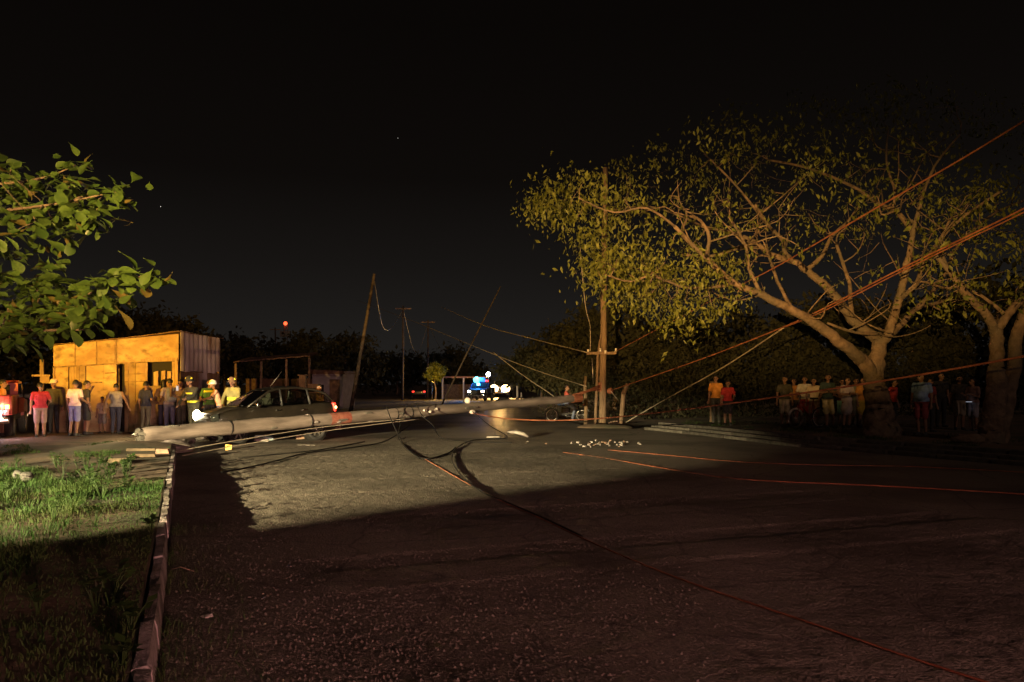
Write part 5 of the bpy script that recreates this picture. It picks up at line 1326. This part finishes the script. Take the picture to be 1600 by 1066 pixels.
    for a, b, r0, r1, m_ in prims:
        a_, b_ = np.array(a), np.array(b); ab = b_ - a_; L2 = (ab ** 2).sum()
        tt = ((ct - a_) @ ab / L2).clip(0, 1) if L2 > 1e-9 else np.zeros(n)
        dist = np.linalg.norm(ct - (a_ + tt[:, None] * ab), axis=1) - (r0 + (r1 - r0) * tt) - (.002 if m_ in (4, 5) else 0)
        q = dist < best; best[q] = dist[q]; idx[q] = m_
    # torso hem and neckline read from height so that they end cleanly
    zt = ct[:, 2] - dz; core = (idx == PAN) & (zt > .93) & (np.abs(ct[:, 0]) < .26 * W) & (not sit); idx[core] = SHI
    if legs != 'bare':
        pass
    nm.polygons.foreach_set('material_index', idx.astype(np.int32)); nm.polygons.foreach_set('use_smooth', np.ones(n, bool)); nm.update()
    o.location = loc; o.rotation_euler = (0, 0, rz); o.scale = (k, k, k)
    tag(o, label, 'person', group)
    # hair
    if hat is None or hair == 'long':
        hb = MB(); vs = []; rg = 8; sg = 16
        for i in range(rg + 1):
            th = (PI * .60) * i / rg
            for q in range(sg):
                ph = 2 * PI * q / sg; fr = math.sin(ph)       # front at -y
                thq = th * (1.0 if fr > -.2 else .62) 
                v = Vector((math.sin(thq) * math.cos(ph) * .086, math.sin(thq) * math.sin(ph) * .107, math.cos(thq) * .116)) * (1 + random.uniform(-.02, .03))
                if hair == 'long' and fr > -.1: v.z -= .20 * max(0, (i / rg - .55)) / .45; v.y += .01
                vs.append(H_(0, .016, .016) + hr @ v)
        hb.add(vs, [(i * sg + q, (i + 1) * sg + q, (i + 1) * sg + (q + 1) % sg, i * sg + (q + 1) % sg) for i in range(rg) for q in range(sg)], 0, True)
        ho = hb.build('hair', HAIRM, o); s2 = ho.modifiers.new('s', 'SOLIDIFY'); s2.thickness = .01; s2.offset = -1
    if hat:
        hm = MB(); C_ = H_(0, .01, .045)
        prof = [(.0, .125), (.05, .118), (.09, .085), (.108, .03), (.112, -.01)]
        vs = []; sg = 18
        for r_, z_ in prof:
            for q in range(sg): a = 2 * PI * q / sg; vs.append(C_ + hr @ Vector((math.cos(a) * r_, math.sin(a) * r_ * 1.15, z_)))
        brim = .15 if hat[1] == 'fire' else .118
        for q in range(sg):
            a = 2 * PI * q / sg; bb = brim + (.05 if (math.sin(a) > .3 and hat[1] == 'fire') else 0) + (.05 if (math.sin(a) < -.4 and hat[1] == 'cap') else 0)
            vs.append(C_ + hr @ Vector((math.cos(a) * brim, math.sin(a) * bb * 1.15, -.025)))
        nr = len(prof) + 1
        hm.add(vs, [(i * sg + q, (i + 1) * sg + q, (i + 1) * sg + (q + 1) % sg, i * sg + (q + 1) % sg) for i in range(nr - 1) for q in range(sg)], 0, True)
        he = hm.build('helmet' if hat[1] != 'cap' else 'cap', cloth(hat[0]), o); s2 = he.modifiers.new('s', 'SOLIDIFY'); s2.thickness = .008
        if hat[1] == 'fire':
            for sd in (1, -1): MB().ball(C_ + hr @ Vector((sd * .10, -.03, .055)), (.018, .04, .03), 8, 6).build('reflector', cloth((.7, .62, .05)), he)
    if stripes:
        for (z_, rx, ry, hh, c_) in stripes:
            sb_ = MB(); vs = []; sg = 24
            for zz_ in (z_ - hh, z_ + hh):
                for q in range(sg): a = 2 * PI * q / sg; vs.append(Vector((math.cos(a) * rx, math.sin(a) * ry + ln(zz_), zz_ + dz)))
            sb_.add(vs, [(q, (q + 1) % sg, sg + (q + 1) % sg, sg + q) for q in range(sg)], 0, True)
            sb_.build('reflective_stripe', cloth(c_), o)
    return o
def at(px, d, z=None):
    p = P(px, 600, d); p.z = (verge_z(p.x, p.y) if p.x < -7.5 and d < 31 else 0.0) if z is None else z
    p.z = max(p.z, 0.0); return p
BACK = PI
GL = 'onlookers and rescuers by the hut'
# left group (rz 0 faces the camera, PI faces away)
person(at(4, 25.5), 2.4, 1.72, 'person in orange lit top behind the red truck at the left edge', (.45, .2, .06), (.04, .04, .05), group=GL)
person(at(63, 24.6), BACK + .5, 1.62, 'person in crimson shirt with bare legs beside the red truck', (.28, .018, .03), (.20, .13, .12), 'short', 'shorts', ('hang', 'bent'), group=GL, build=1.08)
person(at(84, 27.2), .4, 1.74, 'person in dark vest with pale chest panel before the hut corner', (.05, .045, .03), (.02, .02, .02), 'long', 'long', ('hang', 'hang'), group=GL, hat=((.5, .35, .25), 'cap'))
person(at(117, 24.9), BACK - .15, 1.68, 'person seen from behind in pale pink shirt and blue shorts', (.62, .46, .42), (.15, .15, .30), 'short', 'shorts', ('hang', 'bent'), group=GL, stance=.04)
person(at(135, 26.3), BACK - .8, 1.70, 'person in black shirt with hand raised to the face, behind the pink shirt', (.03, .028, .025), (.03, .03, .03), 'short', 'shorts', ('up', 'hang'), group=GL)
person(at(160, 27.3), .3, 1.2, 'small child in pale shirt standing close to the hut wall', (.30, .22, .16), (.12, .1, .1), 'short', 'shorts', ('hang', 'hang'), group=GL)
person(at(181, 26.2), BACK + .1, 1.58, 'stout person in grey sleeveless top with arms held away', (.20, .18, .19), (.03, .03, .06), 'none', 'long', ('side', 'side'), group=GL, build=1.16)
person(at(228, 26.0), BACK - .3, 1.68, 'person in navy shirt seen from behind before the dark doorway', (.022, .024, .06), (.10, .085, .07), 'short', 'long', ('hang', 'bent'), group=GL, stance=.05)
person(at(256, 26.6), BACK + .6, 1.72, 'person with long dark hair in yellow top beside the backpack wearer', (.40, .25, .08), (.05, .05, .08), 'short', 'long', ('bent', 'hang'), group=GL, hair='long')
bpn = person(at(265, 26.0), BACK + .7, 1.74, 'person wearing a grey blue backpack, seen from behind by the hut corner', (.20, .17, .24), (.10, .10, .17), 'short', 'long', ('bent', 'hang'), group=GL)
person(at(284, 25.6), -.4, 1.70, 'person in brown jacket holding up a phone left of the firefighter', (.12, .08, .055), (.04, .035, .03), 'long', 'long', ('phone', 'up'), group=GL)
ph = MB().bbox((0, 0, 0), (.075, .012, .15), .006).build('phone', M['e_phone'], None, at(277, 25.35) + Vector((0, 0, 1.45))); tag(ph, 'small lit phone held by the person in brown jacket', 'phone')
person(at(303, 24.7), -.5, 1.76, 'firefighter in black coat with yellow bands standing at the lit headlight', (.035, .032, .025), (.05, .045, .03), 'long', 'long', ('reach', 'low'), group=GL, hat=((.02, .02, .02), 'fire'), lean=.15, build=1.12,
       stripes=[(1.02, .185, .16, .028, (.62, .58, .05)), (1.26, .20, .155, .022, (.62, .58, .05))])
person(at(327, 26.0), .6, 1.72, 'rescuer in green vest with bright yellow shoulder behind the car bonnet', (.07, .17, .045), (.05, .05, .06), 'short', 'long', ('hang', 'bent'), group=GL,
       stripes=[(1.34, .19, .15, .03, (.65, .60, .03)), (1.10, .175, .14, .02, (.5, .5, .45))])
person(at(343, 25.9), -1.2, 1.66, 'person in orange and white shirt with white cap bending over the bonnet', (.55, .32, .20), (.08, .07, .10), 'short', 'long', ('reach', 'low'), group=GL, hat=((.62, .62, .6), 'cap'), lean=.25)
person(at(365, 25.8), -.2, 1.74, 'firefighter with olive coat and dark helmet behind the windscreen', (.20, .17, .06), (.10, .09, .04), 'long', 'long', ('low', 'low'), group=GL, hat=((.12, .07, .045), 'fire'), lean=.12, build=1.1, stripes=[(1.1, .19, .16, .05, (.40, .42, .04))])
person(at(363, 28.5), .2, 1.82, 'person standing far behind the car, only the head showing', (.05, .04, .035), (.04, .04, .04), 'long', 'long', group=GL)
person(at(500, 27.6), -.9, 1.62, 'person in pinkish top standing behind the rear of the car', (.16, .09, .08), (.03, .03, .03), 'short', 'long', group=GL)
# backpack
bp = MB(); bp.bbox((0, .0, 0), (.30, .17, .42), .06); bp.bbox((0, .10, -.06), (.22, .06, .22), .03)
o = bp.build('backpack', cloth((.13, .15, .24))); tag(o, 'grey blue backpack on the back of the person by the hut corner', 'backpack')
v = Vector((0, .215, 1.24)); v.rotate(Euler((0, 0, BACK + .7))); o.location = Vector(bpn.location) + v; o.rotation_euler = (0, 0, BACK + .7)

GR_ = 'onlookers on the right bank'
def rp(px, d, rz, h, label, **kw): return person(P(px, 600, d) * 1.0 - Vector((0, 0, CAMZ - VR)), rz, h, label, group=GR_, **kw)
rp(1119, 28.4, -.5, 1.70, 'person in orange shirt at the left end of the right bank', shirt=(.48, .20, .03), pants=(.05, .05, .04), legs='long')
rp(1137, 28.0, -.2, 1.52, 'person in red shirt and bare legs beside the orange shirt person', shirt=(.30, .02, .02), pants=(.03, .03, .03), arms=('bent', 'hang'))
rp(1226, 27.2, -.3, 1.66, 'person in dark top and grey shorts at the left of the crowd', shirt=(.05, .045, .03), pants=(.25, .21, .16), arms=('hang', 'hang'))
rp(1240, 28.0, -.1, 1.60, 'person in orange brown shirt in the left of the crowd', shirt=(.36, .16, .05), pants=(.06, .05, .05))
rp(1257, 27.6, -.2, 1.66, 'person in pale top with red shorts behind the bicycle', shirt=(.45, .40, .34), pants=(.35, .04, .04), arms=('bent', 'bent'))
rp(1272, 26.9, -.4, 1.60, 'person in cream shirt leaning towards the bicycle', shirt=(.52, .42, .30), pants=(.22, .14, .11), arms=('low', 'hang'), lean=.3)
rp(1293, 26.2, .05, 1.72, 'person with folded arms in dark green shirt and pale yellow shorts', shirt=(.035, .055, .05), pants=(.52, .42, .20), arms=('cross', 'cross'), stance=.09)
rp(1316, 27.3, -.1, 1.58, 'person in pale blue shorts with folded arms at the middle of the crowd', shirt=(.20, .10, .07), pants=(.22, .45, .45), arms=('cross', 'bent'))
rp(1323, 26.5, .2, 1.62, 'person in pale grey dress with folded arms in the crowd', shirt=(.42, .34, .32), pants=(.35, .29, .28), arms=('cross', 'cross'), skirt=True, legs='bare', hair='long')
rp(1337, 27.6, .2, 1.60, 'person in olive shirt half hidden in the crowd', shirt=(.16, .17, .10), pants=(.1, .09, .06))
rp(1347, 26.4, .4, 1.62, 'person in orange shirt and yellow skirt next to the big trunk', shirt=(.48, .21, .04), pants=(.38, .27, .03), arms=('bent', 'hang'), skirt=True, legs='bare')
rp(1395, 25.8, .6, 1.55, 'person in red shirt half hidden by the big trunk', shirt=(.45, .05, .045), pants=(.02, .02, .02), legs='long')
rp(1440, 22.6, -.9, 1.70, 'stout person in light blue shirt standing alone between the two trees', shirt=(.16, .24, .42), pants=(.24, .05, .05), arms=('hang', 'hang'), build=1.15)
rp(1452, 24.0, .2, 1.58, 'person in dark red top behind the light blue shirt person', shirt=(.16, .03, .03), pants=(.03, .03, .03), legs='long')
rp(1470, 27.0, 0, 1.78, 'person in black standing in the dark between the trees', shirt=(.02, .02, .02), pants=(.02, .02, .02), legs='long')
rp(1499, 25.2, -.3, 1.66, 'person in black top and pale shorts left of the right edge tree', shirt=(.03, .026, .022), pants=(.26, .21, .16))
wp = rp(1521, 24.4, -1.2, 1.58, 'person in grey shorts looking at a lit phone beside the right edge tree', shirt=(.17, .10, .085), pants=(.24, .22, .25), arms=('phone', 'phone'))
ph = MB().bbox((0, 0, 0), (.15, .075, .012), .005).build('phone', M['e_phone'], None, P(1514, 628, 24.3)); tag(ph, 'lit phone held by the person beside the right edge tree', 'phone')
# rider on the motorcycle
person(Vector((mc.x - .02, mc.y - .02, .02)), R(82), 1.70, 'person in red shirt sitting on the motorcycle beside the upright pole', (.30, .06, .045), (.10, .12, .18), 'short', 'long', ('reach', 'reach'), sit=True)
# ------------------------------------------------------------------ background poles, mast, sheds
def far_pole(px0, y0, px1, d, r, label, m='bark_dark', arm=False, group='far utility poles'):
    b = P(px1, 600, d); b.z = 0; t_ = P(px0, y0, d) - b
    t = empty('far_pole', b, 0, label, 'utility pole', group)
    MB().tube([Vector((0, 0, -.2)), t_ * .5 + Vector((.02 * t_.length * .1, 0, 0)), t_], [r, r * .85, r * .65], 8).build('shaft', M[m], t)
    if arm: MB().box(t_ * .97, (1.6, .1, .12)).build('crossarm', M['wood'], t)
    return t
far_pole(585, 428, 546, 44, .11, 'thick pole leaning to the right behind the car')
far_pole(782, 448, 686, 58, .06, 'thin pole leaning steeply to the right beside the far lights')
far_pole(630, 478, 629, 85, .13, 'thin upright far pole left of the yellow lit tree', arm=True)
far_pole(669, 500, 668, 98, .13, 'thin upright far pole touching the yellow lit tree', arm=True)
far_pole(430, 512, 431, 120, .16, 'far upright pole left of the red mast light', arm=True)
for a, b, l in (((700, 486), (560, 500), 'faint wire sagging between the far poles, left span'), ((630, 486), (669, 506), 'faint wire sagging between the far poles, short span'), ((669, 506), (740, 560), 'faint wire sagging from the far poles towards the blue beacon')):
    if l.endswith('left span'): wire('far_wire', [P(585, 440, 44), P(598, 510, 60), P(612, 512, 72), P(630, 484, 85)], .02, 'steelwire', l)
    elif l.endswith('short span'): wire('far_wire', [P(630, 484, 85), P(650, 552, 92), P(669, 506, 98)], .02, 'steelwire', l)
    else: wire('far_wire', [P(669, 506, 98), P(700, 560, 120), P(730, 560, 160)], .025, 'steelwire', l)
# mast with red lamp
b = P(446, 600, 130); b.z = 0; ht = P(446, 508, 130).z
t = empty('signal_mast', b, 0, 'far lattice mast with a red light on top', 'mast')
for k in range(3):
    a = 2 * PI * k / 3; MB().tube([(math.cos(a) * .5, math.sin(a) * .5, 0), (math.cos(a) * .3, math.sin(a) * .3, ht)], .06, 5).build('leg', M['steel'], t)
mb = MB()
for i in range(12):
    for k in range(3):
        a, a2 = 2 * PI * k / 3, 2 * PI * (k + 1) / 3; z0_, z1_ = ht * i / 12, ht * (i + 1) / 12; r0 = .5 - .2 * i / 12
        mb.tube([(math.cos(a) * r0, math.sin(a) * r0, z0_), (math.cos(a2) * r0, math.sin(a2) * r0, z1_)], .03, 4)
mb.build('bracing', M['steel'], t)
MB().ball((0, 0, ht + .25), (.30, .30, .30), 10, 7).build('red_lamp', M['e_red'], t)
MB().box((0, 0, ht - 1.4), (1.6, .5, .9)).build('antenna_panel', M['steel'], t)

# open shed far behind the car
b = P(430, 600, 52); b.z = 0; t = empty('open_shed', b, R(6), 'low open shed with rusty roof far behind the car', 'shed')
x0, x1 = (370 - 430) / FPX * 52, (486 - 430) / FPX * 52; za, zb_ = P(0, 566, 52).z, P(0, 556, 52).z
mb = MB(); vs = []
for i in range(13):
    f = i / 12; x = x0 + (x1 - x0) * f; z = za + (zb_ - za) * f + .04 * (i % 2)
    vs += [(x, -.6, z), (x, 3.2, z + .35), (x, -.6, z - .07), (x, 3.2, z + .28)]
ff = []
for i in range(12): a = 4 * i; c = a + 4; ff += [(a, c, c + 1, a + 1), (a + 2, a + 3, c + 3, c + 2), (a, a + 2, c + 2, c)]
mb.add(vs, ff); mb.build('roof', M['rust_sheet'], t)
for f in (0.02, .35, .68, .98):
    x = x0 + (x1 - x0) * f; z = za + (zb_ - za) * f; MB().box((x, -.4, z / 2 - .06), (.12, .12, z - .1)).build('post', M['plank'], t)
MB().box(((x0 + x1) / 2, 3.0, 1.0), (x1 - x0, .1, 2.0)).build('back_wall', M['wood'], t)
b = P(473, 600, 46); b.z = 0; t = empty('gate_post', b, 0, 'orange lit wooden gate post behind the car roof', 'post')
MB().box((0, 0, .95), (.34, .34, 2.3)).build('shaft', M['plank'], t); MB().box((.62, .1, .9), (.7, .06, 1.5)).build('board', M['plank'], t); MB().box((0, 0, 2.13), (.44, .44, .07)).build('cap', M['plank'], t)
# pale wall and house far right of the shed
b = P(522, 600, 56); b.z = 0; t = empty('far_house', b, R(-8), 'small pale walled house behind the rear of the car', 'house')
MB().box((0, 0, 1.15), (2.1, 2.5, 2.3)).build('wall', M['housewall'], t); MB().prism([(-1.3, 2.3), (1.3, 2.3), (1.2, 2.5), (-1.2, 2.62)], -1.5, 1.5).build('roof', M['rust_sheet'], t, recalc=True)
MB().box((-.5, -1.255, 1.2), (.5, .03, .8)).build('window', M['dark'], t); MB().box((.5, -1.255, 1.0), (.7, .03, 1.9)).build('door', M['wood'], t)
b = P(725, 600, 92); b.z = 0; t = empty('roadside_shelter', b, 0, 'low far shelter with reddish roof beam left of the blue beacon', 'shelter')
MB().box((0, 0, 2.4), (5.0, 2.4, .16)).build('roof', M['rooftile'], t)
for x in (-2.3, 0, 2.3): MB().box((x, -1, 1.16), (.16, .16, 2.32)).build('post', M['housewall'], t)
MB().box((0, 1.1, .8), (4.8, .1, 1.6)).build('back_wall', M['bark_dark'], t)
# lit posts and mounds near the far headlight
for px, d, h_, l in ((808, 60, 1.5, 'pale post lit yellow right of the far headlights, left one'), (814, 61, 1.0, 'pale post lit yellow right of the far headlights, right one')):
    b = P(px, 600, d); b.z = 0; o = MB().tube([(0, 0, -.1), (.02, 0, h_ * .5), (0, 0, h_)], [.09, .08, .07], 8).build('roadside_post', M['housewall'], None, b); tag(o, l, 'post')
for px, py, w, l in ((787, 626, .75, 'pile of pale sand lit yellow below the far headlights'), (776, 619, .9, 'low sand heap on the road behind the sand pile'), (762, 617, .6, 'low white heap left of the sand heaps'), (742, 616, .7, 'low white heap below the blue beacon')):
    p = G(px, py); mb = MB(); mb.ball((0, 0, 0), (w, w * .6, .32), 12, 8, jit=.08); o = mb.build('sand_heap', M['stone'], None, p); tag(o, l, 'heap')
# small tree lit yellow by a lamp added beside it
yt = bg_tree(680, 568, 592, 88, 26, 'small far tree lit bright yellow', 26, .5, 'lit_tree', None, 'leaf', 50, 30)
b = P(675, 600, 84.5); b.z = 0; t = empty('tree_lamp', b, 0, 'short far lamp added to light the yellow tree', 'street lamp')
MB().tube([(0, 0, 0), (0, 0, 1.75)], .05, 7).build('post', M['steel'], t); MB().lathe([(.02, .1), (.16, .0), (.17, -.03), (.02, -.03)], (0, 0, 1.8), 'Z', 12).build('lamp_shade', M['steel'], t)
lamp('tree_light', 'POINT', (0.1, .3, 2.0), 650, (1.0, .55, .06), None, radius=.12, parent=t)
# star
o = MB().ball((0, 0, 0), .35, 8, 6).build('star', M['e_star'], None, P(251, 323, 1200)); tag(o, 'single bright star in the black sky at the left', 'star')
o = MB().ball((0, 0, 0), .22, 8, 6).build('star', M['e_star'], None, P(622, 216, 1200)); tag(o, 'faint star high in the middle of the sky', 'star')

# ------------------------------------------------------------------ debris
random.seed(21)
def piece(name, px, py, size, m, label, cat, rz=0, z=0.0, rx=0, ry=0, group=None, jit=.012):
    p = G(px, py, z); mb = MB(); mb.box((0, 0, size[2] / 2), size, Euler((rx, ry, rz)).to_matrix(), 0, .92, jit); o = mb.build(name, M[m], None, p); return tag(o, label, cat, group)
piece('brick', 254, 709, (.26, .10, .10), 'brick', 'pale brick at the kerb where the thin wires end', 'brick', .2, .2)
piece('plank', 221, 715, (.52, .09, .07), 'old_timber', 'short pale timber lying on the grass left of the kerb', 'plank', .35, .2)
piece('plank', 222, 705, (.6, .16, .06), 'old_timber', 'grey board lying just behind the short timber', 'plank', .1, .2)
piece('plank', 185, 722, (.4, .08, .06), 'old_timber', 'short pale timber at the left end of the lying timbers', 'plank', .3, .2)
piece('plank', 256, 690, (.5, .06, .05), 'old_timber', 'splintered strip under the broken end of the fallen pole', 'plank', .5, .2, 0, -.3)
piece('plank', 325, 688, (.7, .07, .05), 'old_timber', 'splintered board under the fallen pole before the car', 'plank', -.4, .02, 0, .2)
piece('brick', 470, 686, (.24, .16, .13), 'brick', 'pale brick on the road before the rear wheel of the car, left one', 'brick', .1)
piece('brick', 528, 671, (.26, .16, .13), 'brick', 'pale brick on the road right of the rear wheel', 'brick', -.1)
piece('plank', 478, 697, (.55, .05, .03), 'whiteplastic', 'thin pale strip lying on the road before the rear wheel', 'strip', -.15)
piece('plank', 770, 685, (.42, .06, .05), 'whiteplastic', 'short white strip on the road left of the white crossarm piece', 'strip', .05)
o = MB(); p = G(808, 684); o.tube([(-.30, .05, .16), (-.05, 0, .17), (.2, -.02, .11), (.34, -.05, .03)], [.03, .06, .06, .03], 8, jit=.15); tag(o.build('broken_crossarm', M['whiteplastic'], None, p), 'broken white bent piece lying on the road below the looped cable', 'debris')
o = MB(); p = G(412, 690); 
o.add([(-.28, 0, .02), (.02, -.05, .0), (.30, 0, .05), (.16, .02, .22), (-.12, .03, .30), (-.26, .02, .20), (-.28, .12, .02), (.02, .08, 0), (.30, .1, .05), (.16, .12, .22), (-.12, .13, .30), (-.26, .12, .20)],
      [(0, 1, 2, 3, 4, 5), (11, 10, 9, 8, 7, 6)] + [(i, i + 6, (i + 1) % 6 + 6, (i + 1) % 6) for i in range(6)])
q = tag(o.build('bumper_fragment', M['bumper_blue'], None, p, recalc=True), 'pale blue and white bumper fragment on the road by the front wheel', 'debris')
MB().box((-.05, -.04, .05), (.42, .05, .07), Euler((0, .05, -.1)).to_matrix(), 0, .9, .01).build('white_edge', M['whiteplastic'], q)
o = MB(); p = P(357, 702, 20.4); o.prism([(-.07, .12), (.09, .11), (.08, -.02), (.0, -.17), (-.07, -.08)], -.015, .015); tag(o.build('hanging_plate', M['yellow'], None, p), 'small bright yellow plate hanging on the thin wires before the car', 'plate')
# stones in the grass
for px, py, r, l in ((42, 752, .10, 'larger pale stone lying in the lit grass'), (60, 750, .08, 'smaller pale stone beside the larger one in the grass'), (28, 748, .09, 'pale stone at the left of the stones in the grass')):
    p = G(px, py, .25); lump('stone', p + Vector((0, 0, r * .6)), (r, r * .8, r * .75), M['stone'], l, 'stone', 'pale stones in the grass', .18)
# scattered shards of broken porcelain before the upright pole
sh = []
for i in range(46):
    px = random.gauss(945, 24) if i < 36 else random.uniform(820, 1010); py = random.gauss(694, 2.6) + (px - 945) * .02
    s0 = random.uniform(.02, .06); p = G(px, py, .0); mb = MB(); mb.box((0, 0, s0 * .3), (s0 * 1.6, s0 * 1.1, s0 * .7), Euler((random.uniform(-.4, .4), random.uniform(-.4, .4), random.uniform(0, 3))).to_matrix(), 0, .7, s0 * .2)
    tag(mb.build('porcelain_shard', M['whiteplastic'] if i % 3 else M['brick'], None, p), 'small pale shard in the scatter on the road before the upright pole', 'shard', 'pale shards before the upright pole')
for i in range(14):
    px, py = random.uniform(952, 968), random.uniform(661, 668); p = G(px, py, .0); r = random.uniform(.05, .10)
    o = lump('rubble_stone', p + Vector((0, 0, r * .6 + .02)), (r, r * .8, r * .7), M['brick'], 'pale rubble lump in the heap at the foot of the upright pole', 'rubble', 'rubble at the foot of the upright pole', .2)
MB_ = MB(); p = Vector((3.5, 31.3, -.02)); MB_.ball((0, 0, 0), (1.1, .7, .18), 16, 8, jit=.06); tag(MB_.build('earth_mound', M['dirt'], None, p), 'low mound of earth round the foot of the upright pole', 'earth')
MB_ = MB(); p = bt + Vector((.55, .35, -.34)); MB_.ball((0, 0, 0), (.55, .4, .2), 12, 8, jit=.12); tag(MB_.build('rubble_heap', M['kerb'], None, p), 'broken concrete lump under the butt of the fallen pole', 'rubble')
for i, (px, py, s0) in enumerate(((240, 690, .12), (300, 690, .10), (312, 684, .14), (284, 686, .09))):
    p = G(px, py, .15); lump('concrete_chunk', p, (s0, s0 * .8, s0 * .6), M['kerb'], 'grey concrete chunk broken off near the butt of the fallen pole', 'rubble', 'concrete chunks by the fallen butt', .25)
# litter and twig by the near kerb, log by the right tree
p = G(320, 968); o = MB(); o.add([(-.05, 0, .01), (.0, -.02, .015), (.055, .01, .02), (.04, .03, .035), (-.03, .03, .02)], [(0, 1, 2, 3, 4)]); o = o.build('paper_scrap', M['whiteplastic'], None, p); sm = o.modifiers.new('s', 'SOLIDIFY'); sm.thickness = .004; tag(o, 'small white scrap of paper by the near kerb', 'litter')
p = G(283, 895); tag(MB().tube([(-.10, .05, .02), (0, 0, .05), (.13, -.04, .02)], [.004, .005, .003], 5).build('twig', M['brick'], None, p), 'thin pale twig lying by the near kerb', 'twig')
p = G(1512, 694, VR); tag(MB().tube([(-.36, .05, .1), (-.1, 0, .12), (.2, 0, .12), (.36, -.02, .1)], [.07, .11, .12, .09], 9, jit=.12).build('log', M['bark'], None, p), 'short log lying left of the right edge tree', 'log')
